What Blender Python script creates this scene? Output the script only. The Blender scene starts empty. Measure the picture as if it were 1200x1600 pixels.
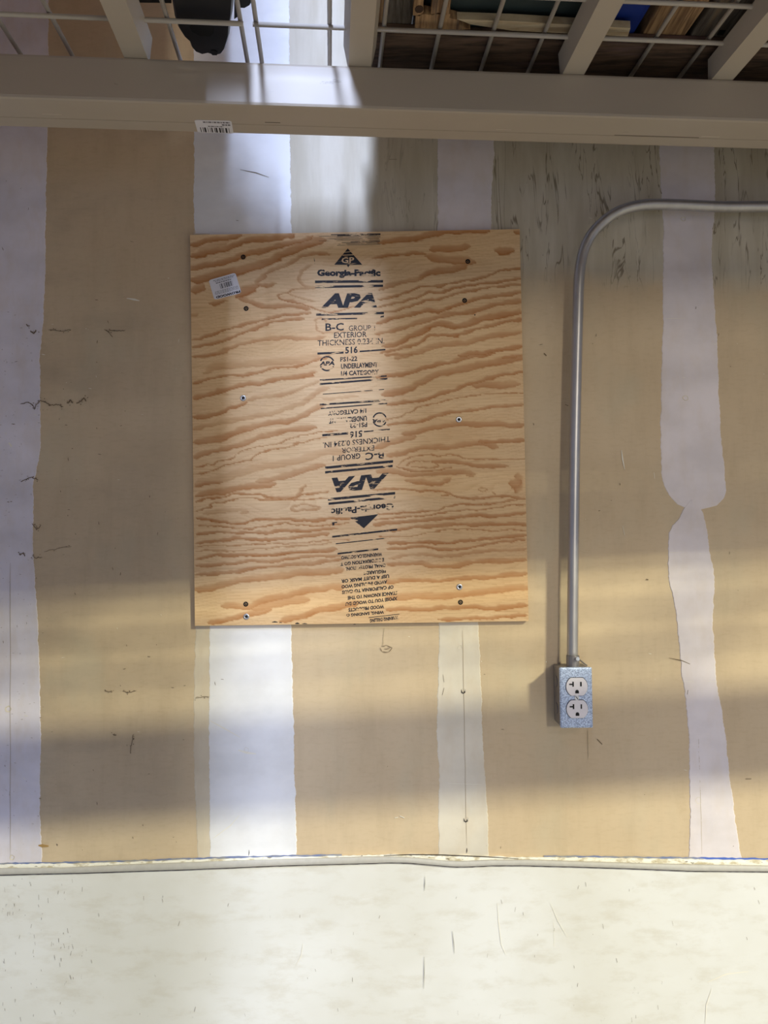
import bpy, bmesh, math, random
import numpy as np
from mathutils import Vector, Matrix

random.seed(7)
rng = np.random.default_rng(7)
scene = bpy.context.scene
C = bpy.context.collection

# ------------------------------------------------------------------ camera
F_PX, CAM_D, CAM_H = 1155.0, 1.25, 1.5
PITCH, ROLL = math.radians(2.0), -0.010
cam_data = bpy.data.cameras.new('camera')
cam_data.sensor_fit = 'VERTICAL'
cam_data.sensor_height = 36.0
cam_data.lens = F_PX / 1600.0 * 36.0
cam_data.clip_start = 0.02
cam = bpy.data.objects.new('camera', cam_data)
C.objects.link(cam)
CAM_R = Matrix.Rotation(math.pi / 2 + PITCH, 3, 'X') @ Matrix.Rotation(ROLL, 3, 'Z')
cam.matrix_world = Matrix.Translation((0, -CAM_D, CAM_H)) @ CAM_R.to_4x4()
scene.camera = cam

# ------------------------------------------------------------------ world, lamps, exposure
world = bpy.data.worlds.new('world')
scene.world = world
world.use_nodes = True
bg = world.node_tree.nodes['Background']
bg.inputs[0].default_value = (0.53, 0.65, 1.0, 1)
bg.inputs[1].default_value = 0.39


def area_lamp(name, loc, target, sx, sy, power, color, spread=math.pi):
    l = bpy.data.lights.new(name, 'AREA')
    l.shape = 'RECTANGLE'
    l.size, l.size_y = sx, sy
    l.energy = power
    l.color = color
    l.spread = spread
    o = bpy.data.objects.new(name, l)
    C.objects.link(o)
    o.location = loc
    d = Vector(target) - Vector(loc)
    o.rotation_euler = d.to_track_quat('-Z', 'Y').to_euler()
    return o


# warm warehouse lamps, high in the aisle to the right and behind the camera
area_lamp('warm_lamp_near', (4.7, -5.0, 4.98), (4.7, 0, 1.0), 0.8, 0.12, 680, (1.0, 0.96, 0.68))
area_lamp('warm_lamp_middle', (2.6, -9.0, 5.4), (0, 0, 1.0), 0.5, 0.22, 40, (1.0, 0.97, 0.95))
area_lamp('warm_lamp_far', (4.0, -14.0, 3.95), (0, 0, 1.0), 1.0, 1.1, 390, (1.0, 0.93, 0.78))
# cool tube lamp over the rack, shining down through the gap between the stored goods
area_lamp('cool_lamp', (-0.15, -1.80, 3.20), (-0.14, -0.1, 1.9), 0.14, 0.8, 82, (0.57, 0.69, 1.0))

vs = scene.view_settings
vs.view_transform = 'Standard'
vs.look = 'None'
vs.exposure = 0.0
vs.gamma = 1.0
vs.use_curve_mapping = False

# ------------------------------------------------------------------ helpers
CAM_P = Vector((0, -CAM_D, CAM_H))


def ray(px, py):
    return CAM_R @ Vector(((px - 600) / F_PX, -(py - 800) / F_PX, -1.0))


def wp(px, py, Y=0.0):
    """point of the vertical plane y = Y that the photograph shows at a pixel"""
    d = ray(px, py)
    return CAM_P + d * ((Y + CAM_D) / d.y)


def zp(px, py, z):
    d = ray(px, py)
    return CAM_P + d * ((z - CAM_H) / d.z)


def s2l(c):
    return tuple((v / 255 / 12.92) if v / 255 <= 0.04045 else ((v / 255 + 0.055) / 1.055) ** 2.4 for v in c) + (1.0,)


def new_obj(name, bm, mat=None, parent=None, smooth=False):
    me = bpy.data.meshes.new(name)
    bmesh.ops.recalc_face_normals(bm, faces=bm.faces[:])
    bm.to_mesh(me)
    bm.free()
    if smooth:
        for p in me.polygons:
            p.use_smooth = True
    return mesh_obj(name, me, mat, parent)


def mesh_obj(name, me, mat=None, parent=None):
    o = bpy.data.objects.new(name, me)
    C.objects.link(o)
    if mat is not None and not me.materials:
        me.materials.append(mat)
    if parent is not None:
        o.parent = parent
        o.matrix_parent_inverse = Matrix.Identity(4)
        if parent.location.length > 0 or parent.rotation_euler.x or parent.rotation_euler.z:
            pw = Matrix.LocRotScale(parent.location, parent.rotation_euler, None)
            gp = parent.parent
            while gp is not None:
                pw = Matrix.LocRotScale(gp.location, gp.rotation_euler, None) @ gp.matrix_parent_inverse @ pw
                gp = gp.parent
            o.matrix_parent_inverse = pw.inverted()
    return o


def tag(o, label=None, cat=None, group=None, kind=None):
    if label:
        o['label'] = label
    if cat:
        o['category'] = cat
    if group:
        o['group'] = group
    if kind:
        o['kind'] = kind
    return o


def thing(name, label, cat, loc=(0, 0, 0), group=None):
    o = bpy.data.objects.new(name, None)
    o.empty_display_size = 0.05
    C.objects.link(o)
    o.location = loc
    return tag(o, label, cat, group)


def box(bm, c, s, M=None, bevel=0.0):
    """box of centre c and size s, optionally transformed by M"""
    r = bmesh.ops.create_cube(bm, size=1.0)
    vsn = r['verts']
    for v in vsn:
        v.co = Vector((v.co.x * s[0] + c[0], v.co.y * s[1] + c[1], v.co.z * s[2] + c[2]))
    if bevel > 0:
        es = list({e for v in vsn for e in v.link_edges})
        rr = bmesh.ops.bevel(bm, geom=es, offset=bevel, segments=2, affect='EDGES', profile=0.6)
        vsn = list({v for f in rr['faces'] for v in f.verts} | {v for v in vsn if v.is_valid})
    if M is not None:
        for v in vsn:
            v.co = M @ v.co
    return vsn


def tube(bm, pts, r, n=12, cap=True):
    pts = [Vector(p) for p in pts]
    rings = []
    up = None
    for i, p in enumerate(pts):
        t = (pts[min(i + 1, len(pts) - 1)] - pts[max(i - 1, 0)]).normalized()
        if up is None:
            up = Vector((0, -1, 0)) if abs(t.y) < 0.9 else Vector((0, 0, 1))
        up = (up - t * up.dot(t)).normalized()
        b = t.cross(up)
        rings.append([bm.verts.new(p + (up * math.cos(a) + b * math.sin(a)) * r)
                      for a in [2 * math.pi * k / n for k in range(n)]])
    for a, b in zip(rings, rings[1:]):
        for k in range(n):
            bm.faces.new((a[k], a[(k + 1) % n], b[(k + 1) % n], b[k]))
    if cap:
        bm.faces.new(rings[0][::-1])
        bm.faces.new(rings[-1])


def prism(bm, pts, off):
    """polygon extruded by the vector off"""
    a = [bm.verts.new(p) for p in pts]
    b = [bm.verts.new(Vector(p) + Vector(off)) for p in pts]
    bm.faces.new(a)
    bm.faces.new(b[::-1])
    n = len(a)
    for i in range(n):
        bm.faces.new((a[i], b[i], b[(i + 1) % n], a[(i + 1) % n]))


def catmull(pts, per=8):
    P = [Vector(p) for p in pts]
    P = [P[0] * 2 - P[1]] + P + [P[-1] * 2 - P[-2]]
    out = []
    for i in range(1, len(P) - 2):
        for k in range(per):
            t = k / per
            a, b, c, d = P[i - 1], P[i], P[i + 1], P[i + 2]
            out.append(0.5 * (2 * b + (c - a) * t + (2 * a - 5 * b + 4 * c - d) * t * t + (3 * b - a - 3 * c + d) * t ** 3))
    out.append(P[-2])
    return out


# ------------------------------------------------------------------ materials
class NT:
    """small node-tree writer"""
    def __init__(self, name):
        self.m = bpy.data.materials.new(name)
        self.m.use_nodes = True
        self.t = self.m.node_tree
        self.b = self.t.nodes['Principled BSDF']

    def n(self, kind, **kw):
        nd = self.t.nodes.new(kind)
        for k, v in kw.items():
            setattr(nd, k, v)
        return nd

    def put(self, sock, v):
        if hasattr(v, 'default_value') or hasattr(v, 'is_output'):
            self.t.links.new(v, sock)
        elif isinstance(v, (tuple, list)) and len(v) == 3 and sock.type == 'RGBA':
            sock.default_value = tuple(v) + (1,)
        else:
            sock.default_value = v

    def math(self, op, a, b=None, c=None, clamp=False):
        nd = self.n('ShaderNodeMath', operation=op)
        nd.use_clamp = clamp
        for i, v in enumerate((a, b, c)):
            if v is not None:
                self.put(nd.inputs[i], v)
        return nd.outputs[0]

    def mix(self, f, a, b, blend='MIX'):
        nd = self.n('ShaderNodeMix', data_type='RGBA', blend_type=blend)
        self.put(nd.inputs[0], f)
        self.put(nd.inputs[6], a)
        self.put(nd.inputs[7], b)
        return nd.outputs[2]

    def coords(self, scale=(1, 1, 1), loc=(0, 0, 0), rot=(0, 0, 0)):
        tc = self.n('ShaderNodeTexCoord')
        mp = self.n('ShaderNodeMapping')
        mp.inputs['Scale'].default_value = scale
        mp.inputs['Location'].default_value = loc
        mp.inputs['Rotation'].default_value = rot
        self.t.links.new(tc.outputs['Object'], mp.inputs['Vector'])
        return mp.outputs[0]

    def xyz(self):
        tc = self.n('ShaderNodeTexCoord')
        s = self.n('ShaderNodeSeparateXYZ')
        self.t.links.new(tc.outputs['Object'], s.inputs[0])
        return s.outputs

    def noise(self, scale, stretch=(1, 1, 1), detail=3.0, rough=0.55, dist=0.0, loc=(0, 0, 0)):
        nd = self.n('ShaderNodeTexNoise')
        nd.inputs['Scale'].default_value = scale
        nd.inputs['Detail'].default_value = detail
        nd.inputs['Roughness'].default_value = rough
        nd.inputs['Distortion'].default_value = dist
        self.t.links.new(self.coords(stretch, loc), nd.inputs['Vector'])
        return nd.outputs['Fac']

    def ramp(self, f, lo, hi):
        nd = self.n('ShaderNodeMapRange', interpolation_type='SMOOTHSTEP')
        self.put(nd.inputs[0], f)
        nd.inputs[1].default_value = lo
        nd.inputs[2].default_value = hi
        return nd.outputs[0]

    def bump(self, h, strength=0.2, dist=0.001):
        nd = self.n('ShaderNodeBump')
        nd.inputs['Strength'].default_value = strength
        nd.inputs['Distance'].default_value = dist
        self.put(nd.inputs['Height'], h)
        self.t.links.new(nd.outputs[0], self.b.inputs['Normal'])

    def out(self, color, rough=0.6, metal=0.0, spec=0.4):
        self.put(self.b.inputs['Base Color'], color)
        self.put(self.b.inputs['Roughness'], rough)
        self.put(self.b.inputs['Metallic'], metal)
        self.put(self.b.inputs['Specular IOR Level'], spec)
        return self.m


def plain(name, rgb, rough=0.55, metal=0.0, spec=0.4, vary=0.12, scale=40.0, stretch=(1, 1, 1)):
    w = NT(name)
    c = s2l(rgb)
    n = w.noise(scale, stretch)
    dark = tuple(v * (1 - vary) for v in c[:3]) + (1,)
    light = tuple(min(1, v * (1 + vary)) for v in c[:3]) + (1,)
    return w.out(w.mix(n, dark, light), rough, metal, spec)


def z_of(py, px=600):
    return wp(px, py).z


def x_of(px, py=800):
    return wp(px, py).x


# drywall face: tan paper, a grey skim with dried drips near the top right
w = NT('drywall_paper')
X, Y, Z = w.xyz()
tan = w.mix(w.ramp(w.noise(3.0, (1, 1, 1.4)), 0.3, 0.7), s2l((206, 184, 152)), s2l((212, 191, 160)))
tan = w.mix(w.math('MULTIPLY', w.ramp(w.noise(60, (1, 1, 3)), 0.45, 0.8), 0.18), tan, s2l((172, 146, 110)))
tan = w.mix(w.math('MULTIPLY', w.ramp(w.noise(9, (1, 1, .5), loc=(3, 1, 2)), 0.50, 0.72), 0.42), tan, s2l((196, 186, 160)))
edge = w.math('MULTIPLY_ADD', w.noise(7, (1, 1, 1)), 0.10, -0.05)
zmask = w.ramp(w.math('ADD', Z, edge), z_of(470), z_of(415))
xmask = w.ramp(w.math('ADD', X, w.math('MULTIPLY', edge, 0.15)), x_of(452), x_of(456))
skimf = w.math('MULTIPLY', zmask, xmask)
skim = w.mix(w.ramp(w.noise(30, (1, 1, 0.15)), 0.35, 0.65), s2l((186, 180, 163)), s2l((205, 200, 186)))
dn = w.noise(15, (2.6, 1, 0.30), detail=3.5, rough=0.55, dist=0.9, loc=(0.3, 0, 1.7))
line = w.math('ABSOLUTE', w.math('SUBTRACT', w.math('FRACT', w.math('MULTIPLY', dn, 5.0)), 0.5))
drip = w.math('SUBTRACT', 1.0, w.ramp(line, 0.012, 0.075))
drip = w.math('MULTIPLY', drip, w.ramp(w.noise(16, (1.6, 1, .45), loc=(5, 5, 5), detail=4), 0.42, 0.56))
drip = w.math('MULTIPLY', drip, w.ramp(X, x_of(500), x_of(820)))
col = w.mix(w.math('MULTIPLY', skimf, 0.78), tan, skim)
col = w.mix(w.math('MULTIPLY', w.math('MULTIPLY', drip, zmask), 0.7), col, s2l((96, 80, 58)))
# scuffs, and a mottled tone darker towards the left
spk = w.ramp(w.noise(120, (1, 1, 0.7), detail=4, rough=0.7), 0.70, 0.76)
spk = w.math('MULTIPLY', spk, w.ramp(w.noise(5, loc=(9, 2, 4)), 0.42, 0.6))
col = w.mix(w.math('MULTIPLY', spk, 0.5), col, s2l((110, 92, 68)))
left_tone = w.math('MULTIPLY', w.ramp(w.noise(6, (1, 1, 2.2), loc=(1, 7, 3), detail=5), 0.46, 0.72), w.ramp(X, x_of(420), x_of(60)))
col = w.mix(w.math('MULTIPLY', left_tone, 0.30), col, s2l((150, 136, 118)))
smear = w.ramp(w.noise(18, (1.6, 1, 0.35), detail=6, rough=0.7, loc=(7, 3, 1)), 0.42, 0.72)
col = w.mix(w.math('MULTIPLY', smear, 0.16), col, s2l((160, 138, 106)))
w.bump(w.noise(70, (1, 1, 2)), 0.12, 0.001)
M_PAPER = w.out(col, 0.72, spec=0.25)


def compound(name, hue, cover, fleck=0.5):
    """joint compound: whitish skim, thinner where the paper shows through"""
    w = NT(name)
    X, Y, Z = w.xyz()
    base = s2l(hue)
    dirt = tuple(v * 0.86 for v in base[:3]) + (1,)
    c = w.mix(w.ramp(w.noise(8, (1, 1, 1.6), detail=5), 0.35, 0.7), base, dirt)
    c = w.mix(w.math('MULTIPLY', w.ramp(w.noise(35, (1, 1, 0.4), detail=5), 0.40, 0.75), 1 - cover), c, s2l((206, 185, 154)))
    c = w.mix(w.math('MULTIPLY', w.ramp(w.noise(150, (1, 1, 0.8), detail=4, rough=0.7), 0.70, 0.75), fleck), c, s2l((120, 108, 96)))
    w.bump(w.noise(45, (1, 1, 0.6), detail=5), 0.22, 0.001)
    return w.out(c, 0.6, spec=0.3)


M_CMP_LEFT = compound('compound_lilac_white', (234, 228, 236), 0.75, 0.7)
M_CMP_WHITE = compound('compound_bright_white', (240, 239, 240), 0.95, 0.2)
M_CMP_THIN = compound('compound_thin_beige', (222, 209, 186), 0.55, 0.3)
M_CMP_MID = compound('compound_cream', (226, 217, 200), 0.7, 0.4)
M_CMP_LILAC = compound('compound_pale_lilac', (232, 223, 225), 0.8, 0.2)

# lower wall board
w = NT('white_board_paint')
X, Y, Z = w.xyz()
c = w.mix(w.ramp(w.noise(4, (1, 1, 1.3), detail=4), 0.35, 0.65), s2l((231, 230, 226)), s2l((223, 221, 214)))
c = w.mix(w.math('MULTIPLY', w.ramp(w.noise(14, (1, 1, 2.5), detail=6, rough=0.65), 0.46, 0.72), 0.55), c, s2l((208, 202, 188)))
fl = w.math('MULTIPLY', w.ramp(w.noise(110, (1, 1, 0.6), detail=4, rough=0.7), 0.66, 0.72), w.ramp(w.noise(5, loc=(4, 4, 4)), 0.42, 0.62))
c = w.mix(w.math('MULTIPLY', fl, w.math('MULTIPLY_ADD', w.ramp(X, x_of(300), x_of(0)), 0.5, 0.15)), c, s2l((120, 112, 100)))
w.bump(w.noise(60, (1, 1, 1.5), detail=4), 0.1, 0.001)
M_BOARD = w.out(c, 0.5, spec=0.35)

M_TRIM = plain('trim_grey_white', (190, 186, 178), 0.5, vary=0.14, scale=90)
w = NT('caulk_white')
c = w.mix(w.ramp(w.noise(120, (0.5, 1, 1), detail=5), 0.48, 0.66), s2l((240, 236, 222)), s2l((196, 184, 154)))
c = w.mix(w.math('MULTIPLY', w.ramp(w.noise(200, (0.4, 1, 1), detail=3, loc=(2, 2, 2)), 0.63, 0.70), 0.8), c, s2l((110, 100, 84)))
M_CAULK = w.out(c, 0.55)
w = NT('blue_paint_line')
c = w.mix(w.ramp(w.noise(40, (0.4, 1, 1.5), detail=5, rough=0.7), 0.42, 0.60), s2l((110, 124, 166)), s2l((150, 150, 150)))
c = w.mix(w.ramp(w.xyz()[0], x_of(1060), x_of(1095)), c, s2l((74, 104, 190)))
M_BLUE_LINE = w.out(c, 0.6)
M_GAP_SHADE = plain('dark_gap_and_shade', (70, 62, 54), 0.9)
M_MARK = plain('scuff_dark', (118, 100, 78), 0.85)
M_MARK_BLACK = plain('pencil_black', (52, 48, 46), 0.85)
M_MARK_WHITE = plain('gouge_white', (235, 230, 216), 0.8)

w = NT('rack_paint_beige')
c = w.mix(w.noise(20, (0.4, 1, 1)), s2l((176, 164, 148)), s2l((186, 174, 158)))
c = w.mix(w.math('MULTIPLY', w.ramp(w.noise(60, (0.3, 1, 1), detail=5, rough=0.7), 0.68, 0.74), 0.4), c, s2l((120, 108, 94)))
M_RACK = w.out(c, 0.42, spec=0.45)
w = NT('deck_wire_grey')
c = w.mix(w.noise(60), s2l((176, 168, 158)), s2l((192, 184, 174)))
c = w.mix(w.math('MULTIPLY', w.ramp(w.noise(28, detail=4), 0.66, 0.72), 0.8), c, s2l((96, 70, 48)))
M_WIRE = w.out(c, 0.42, spec=0.4)

w = NT('galvanised_conduit')
c = w.mix(w.noise(80, (1, 1, 0.2)), s2l((168, 165, 164)), s2l((200, 197, 195)))
w.bump(w.noise(200, (1, 1, 0.1)), 0.05, 0.0005)
M_CONDUIT = w.out(c, 0.42, 0.8)
w = NT('galvanised_spangle')
vo = w.n('ShaderNodeTexVoronoi')
vo.inputs['Scale'].default_value = 800
w.t.links.new(w.coords(), vo.inputs['Vector'])
sp = w.n('ShaderNodeSeparateColor')
w.t.links.new(vo.outputs['Color'], sp.inputs[0])
c = w.mix(w.ramp(sp.outputs[0], 0.1, 0.95), s2l((146, 160, 192)), s2l((206, 222, 248)))
M_SPANGLE = w.out(c, w.math('MULTIPLY_ADD', sp.outputs[1], 0.25, 0.35), 0.35)
M_BOX_METAL = plain('galvanised_box', (142, 138, 138), 0.45, 0.6, vary=0.2, scale=120)
M_RECEPT = plain('receptacle_white', (232, 227, 232), 0.4, vary=0.06, scale=120)
M_SLOT = plain('slot_black', (14, 13, 13), 0.7)
M_ZINC = plain('zinc_screw', (206, 208, 214), 0.3, 0.8, vary=0.2, scale=300)
M_BLACKSCREW = plain('black_screw', (20, 15, 13), 0.75, 0.0, vary=0.3, scale=400)
M_STICKER = plain('sticker_paper', (226, 225, 232), 0.4, vary=0.02)
M_PRINT = plain('print_ink', (26, 26, 34), 0.6)
M_PRINT_GREY = plain('print_ink_grey', (120, 118, 126), 0.6)
M_BLACKPLASTIC = plain('black_plastic', (26, 27, 32), 0.38, spec=0.5, vary=0.3, scale=30)
M_BLACKPLASTIC2 = plain('black_rubber_and_shade', (16, 16, 18), 0.55, spec=0.4, vary=0.3, scale=30)
M_CARTON = plain('cardboard', (172, 134, 92), 0.8, vary=0.08, scale=14, stretch=(6, 1, 1))
M_BLUEBIN = plain('blue_plastic', (22, 48, 128), 0.45, vary=0.15)
M_DARKBIN = plain('dark_green_plastic', (46, 58, 60), 0.5, vary=0.2)
M_CONCRETE = plain('concrete', (150, 147, 142), 0.6, vary=0.12, scale=3)


def old_wood(name, a, b, c3, stretch, rough=0.8):
    w = NT(name)
    g = w.noise(26, stretch, detail=6, rough=0.65, dist=0.4)
    c = w.mix(w.ramp(g, 0.35, 0.65), s2l(a), s2l(b))
    c = w.mix(w.ramp(w.noise(9, stretch, detail=3, loc=(4, 2, 2)), 0.55, 0.7), c, s2l(c3))
    w.bump(g, 0.5, 0.003)
    return w.out(c, rough)


M_WOOD_DARK = old_wood('pallet_wood_dark', (104, 82, 66), (62, 48, 38), (112, 88, 84), (0.5, 4, 1))
M_WOOD_GREY = old_wood('pallet_wood_grey', (112, 104, 94), (72, 64, 56), (140, 120, 96), (6, 0.4, 1))
M_WOOD_BROWN = old_wood('pallet_wood_brown', (176, 142, 104), (116, 88, 62), (92, 76, 66), (7, 0.35, 1))
M_WOOD_LIGHT = old_wood('pallet_wood_light', (196, 180, 152), (170, 150, 122), (150, 128, 100), (0.5, 4, 1))

# plywood face: traced grain strength comes from a mesh attribute
w = NT('plywood_face')
at = w.n('ShaderNodeAttribute', attribute_name='grain')
fine = w.noise(420, (0.05, 1, 1), detail=3, rough=0.6)
mid = w.noise(70, (0.12, 1, 1), detail=4, rough=0.6)
g = at.outputs['Fac']
g = w.math('ADD', g, w.math('MULTIPLY_ADD', mid, 0.5, -0.25), clamp=True)
light = w.mix(w.ramp(w.noise(4, (0.5, 1, 1.5)), 0.35, 0.65), s2l((234, 203, 160)), s2l((226, 190, 142)))
c = w.mix(g, light, s2l((178, 114, 58)))
c = w.mix(w.math('MULTIPLY', w.ramp(fine, 0.40, 0.75), 0.24), c, s2l((160, 108, 62)))
w.bump(fine, 0.10, 0.0006)
M_PLY = w.out(c, 0.55, spec=0.3)
M_PLY_EDGE = old_wood('plywood_edge', (206, 168, 118), (150, 108, 66), (120, 84, 52), (1, 1, 12))
M_PLY_SPOT = plain('plywood_light_spot', (226, 190, 146), 0.55)

# stamped ink: worn where the roller skipped
w = NT('stamp_ink')
X, Y, Z = w.xyz()
n1 = w.noise(240, (0.22, 1, 1), detail=4, rough=0.65)
n2 = w.noise(38, (0.5, 1, 1.6), detail=2)
# roller-skip stripe runs down the board, drifting right
cx = w.math('MULTIPLY_ADD', w.math('SUBTRACT', Z, z_of(540)), -(x_of(607, 760) - x_of(583, 540)) / (z_of(540) - z_of(760)), x_of(583, 540))
dx = w.math('ABSOLUTE', w.math('SUBTRACT', X, cx))
skip = w.math('SUBTRACT', 1.0, w.ramp(dx, 0.002, 0.017))
th = w.math('ADD', w.math('MULTIPLY', skip, 0.12), w.math('MULTIPLY_ADD', n2, 0.36, 0.19))
alpha = w.ramp(w.math('SUBTRACT', n1, th), -0.02, 0.06)
w.out(s2l((30, 31, 40)), 0.6)
w.put(w.b.inputs['Alpha'], w.math('MULTIPLY', alpha, 0.93))
M_INK = w.m

# ------------------------------------------------------------------ setting: walls, floor
TRIM_TOP = [(-1200, 1368), (-60, 1358), (0, 1356), (100, 1355), (200, 1350), (300, 1346.5), (400, 1343), (500, 1340), (560, 1338), (600, 1337.5),
            (640, 1339), (670, 1341.5), (690, 1344), (720, 1345), (770, 1343), (830, 1342.5), (900, 1345), (1000, 1348),
            (1080, 1350), (1200, 1352), (1260, 1353), (2400, 1343)]
TRIM_BOT = [(-1200, 1379), (-60, 1369), (0, 1367), (60, 1365.5), (130, 1364), (220, 1361), (300, 1358.5), (360, 1356), (430, 1353), (500, 1351),
            (580, 1349), (610, 1348), (640, 1348.5), (680, 1352), (710, 1354.5), (730, 1354.5), (770, 1352.5), (820, 1352.5),
            (900, 1354.5), (950, 1356), (1020, 1358.5), (1080, 1361), (1200, 1362), (1260, 1363), (2400, 1353)]
LINE_TOP = [(-1200, 1360), (-60, 1350), (0, 1348), (100, 1346.5), (200, 1344), (300, 1340.5), (390, 1337.5), (455, 1336), (520, 1335), (600, 1333),
            (650, 1332), (720, 1334), (800, 1336), (900, 1337), (1000, 1338.5), (1090, 1339.5), (1200, 1341), (1260, 1342), (2400, 1332)]


def interp(tab, x):
    return float(np.interp(x, [t[0] for t in tab], [t[1] for t in tab]))


bm = bmesh.new()
box(bm, (0, 0.06, 2.46), (7, 0.12, 3.1))
wall_back = tag(new_obj('wall_back', bm, M_PAPER), 'tan drywall wall with whitish taped joints', None, kind='structure')

bm = bmesh.new()
mid_line = [wp(x, (interp(TRIM_TOP, x) + interp(TRIM_BOT, x)) / 2, -0.006) for x in range(-1200, 2401, 20)]
outline = [Vector((-3.5, -0.006, 0)), Vector((-3.5, -0.006, mid_line[0].z))] + mid_line + [Vector((3.5, -0.006, mid_line[-1].z)), Vector((3.5, -0.006, 0))]
prism(bm, outline, (0, 0.126, 0))
wall_lower = tag(new_obj('wall_lower', bm, M_BOARD), 'white painted board on the lower wall', None, kind='structure')

bm = bmesh.new()
box(bm, (0, -4.0, -0.05), (16, 8.3, 0.1))
floor = tag(new_obj('floor', bm, M_CONCRETE), 'grey concrete floor', None, kind='structure')


def ribbon(name, top, bot, y_face, thick, mat, parent, xs=None, jit=0.0, seed=1, rounded=False):
    """strip on the wall between two pixel curves, y_face = front of the strip"""
    r = random.Random(seed)
    bm = bmesh.new()
    xs = xs or list(range(-1200, 2401, 6))
    prev = None
    for x in xs:
        t = interp(top, x) + r.uniform(-jit, jit)
        b = interp(bot, x) + r.uniform(-jit, jit)
        if b - t < 0.6:
            b = t + 0.6
        m = (t + b) / 2
        prof = [(t, 0), (t + (b - t) * .08, .7), (t + (b - t) * .25, .95), (t + (b - t) * .9, 1), (b, .85), (b, 0)] if rounded \
            else [(t, 0), (t, 1), (b, 1), (b, 0)]
        ring = [bm.verts.new(wp(x, yy, y_face + thick * (1 - k))) for yy, k in prof]
        if prev:
            for k in range(len(ring) - 1):
                bm.faces.new((prev[k], prev[k + 1], ring[k + 1], ring[k]))
        prev = ring
    return new_obj(name, bm, mat, parent, smooth=rounded)


trim = tag(ribbon('trim_1', TRIM_TOP, TRIM_BOT, -0.0125, 0.0085, M_TRIM, None, rounded=True),
           'wavy grey-white trim strip along the wall joint', None, kind='structure')
ribbon('caulk_bead', [(x, y + 2.2) for x, y in LINE_TOP], [(x, y + 1.5) for x, y in TRIM_TOP], -0.006, 0.006, M_CAULK, trim, jit=0.8, seed=3, rounded=True)
tb = [(x, y + 3.4) for x, y in LINE_TOP]
ribbon('blue_paint_line', LINE_TOP, tb, -0.0016, 0.0016, M_BLUE_LINE, trim, xs=list(range(-1200, 540, 6)), jit=0.7, seed=4)
ribbon('blue_paint_line', LINE_TOP, tb, -0.0016, 0.0016, M_BLUE_LINE, trim, xs=list(range(850, 2401, 6)), jit=0.7, seed=5)
# open crack where the strip bulges away in the middle
ribbon('crack', [(600, 1336.5), (640, 1334.5), (690, 1335), (760, 1338), (810, 1341.5)],
       [(600, 1337.3), (640, 1336), (690, 1336.4), (760, 1339.4), (810, 1342.2)], -0.0066, 0.003, M_GAP_SHADE, trim, xs=list(range(600, 811, 6)))
ribbon('painted_shadow_line', [(x, y - 0.6) for x, y in TRIM_BOT], [(x, y + 0.9) for x, y in TRIM_BOT], -0.0066, 0.003, M_GAP_SHADE, trim, jit=0.3, seed=8)  # dark strip painted as the shade under the trim


def band(left, right, mat, y0=-0.0006, jit=0.62, seed=1, name='joint_compound_band'):
    """skim of joint compound on the wall, ragged edges, pixel curves (y, x)"""
    r = random.Random(seed)
    ya = max(left[0][0], right[0][0])
    yb = min(left[-1][0], right[-1][0])
    bm = bmesh.new()
    prev = None
    n = int((yb - ya) / 2)
    jl = jr = 0.0
    for i in range(n + 1):
        y = ya + (yb - ya) * i / n
        jl = jl * 0.75 + r.uniform(-jit, jit)
        jr = jr * 0.75 + r.uniform(-jit, jit)
        xl = float(np.interp(y, [p[0] for p in left], [p[1] for p in left])) + jl
        xr = float(np.interp(y, [p[0] for p in right], [p[1] for p in right])) + jr
        ring = [bm.verts.new(wp(xl, y, 0)), bm.verts.new(wp(xl + 1, y, y0)), bm.verts.new(wp((xl + xr) / 2, y, y0 * 1.6)),
                bm.verts.new(wp(xr - 1, y, y0)), bm.verts.new(wp(xr, y, 0))]
        if prev:
            for k in range(4):
                bm.faces.new((prev[k], prev[k + 1], ring[k + 1], ring[k]))
        prev = ring
    return new_obj(name, bm, mat, wall_back)


T0 = -420
band([(T0, -260), (1352, -90)], [(T0, 78), (200, 75), (300, 72), (400, 71), (500, 68), (560, 62), (700, 64), (760, 52), (860, 52), (960, 58),
     (1050, 62), (1150, 64), (1250, 62), (1350, 66)], M_CMP_LEFT, seed=2)
band([(T0, 303), (365, 303)], [(T0, 448), (365, 455)], M_CMP_WHITE, seed=3)
band([(360, 303), (985, 305), (1100, 303), (1200, 303), (1250, 305), (1343, 309)], [(360, 330), (985, 329), (1343, 330)], M_CMP_THIN, y0=-0.0004, seed=4)
band([(360, 327), (985, 327), (1100, 326), (1343, 328)], [(360, 455), (985, 455), (1100, 458), (1200, 460), (1343, 464)], M_CMP_WHITE, seed=5, y0=-0.0008)
band([(T0, 684), (365, 684)], [(T0, 770), (240, 772), (300, 768), (365, 768)], M_CMP_LILAC, seed=6)
band([(360, 684), (980, 686), (1080, 684), (1150, 682), (1200, 686), (1343, 685)], [(360, 760), (980, 748), (1100, 753), (1150, 754), (1200, 757),
     (1250, 761), (1343, 764)], M_CMP_MID, seed=7, y0=-0.0005)
D_L = [(T0, 1030), (235, 1030), (300, 1033), (360, 1037), (450, 1036), (500, 1036), (600, 1033), (700, 1032), (745, 1034), (760, 1038), (775, 1046),
       (788, 1058), (798, 1082)]
D_R = [(T0, 1114), (240, 1116), (320, 1117), (390, 1111), (450, 1115), (530, 1121), (600, 1123), (680, 1126), (720, 1131), (765, 1135), (780, 1130),
       (790, 1120), (798, 1086)]
band(D_L, D_R, M_CMP_LILAC, seed=8, y0=-0.0006)
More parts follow.
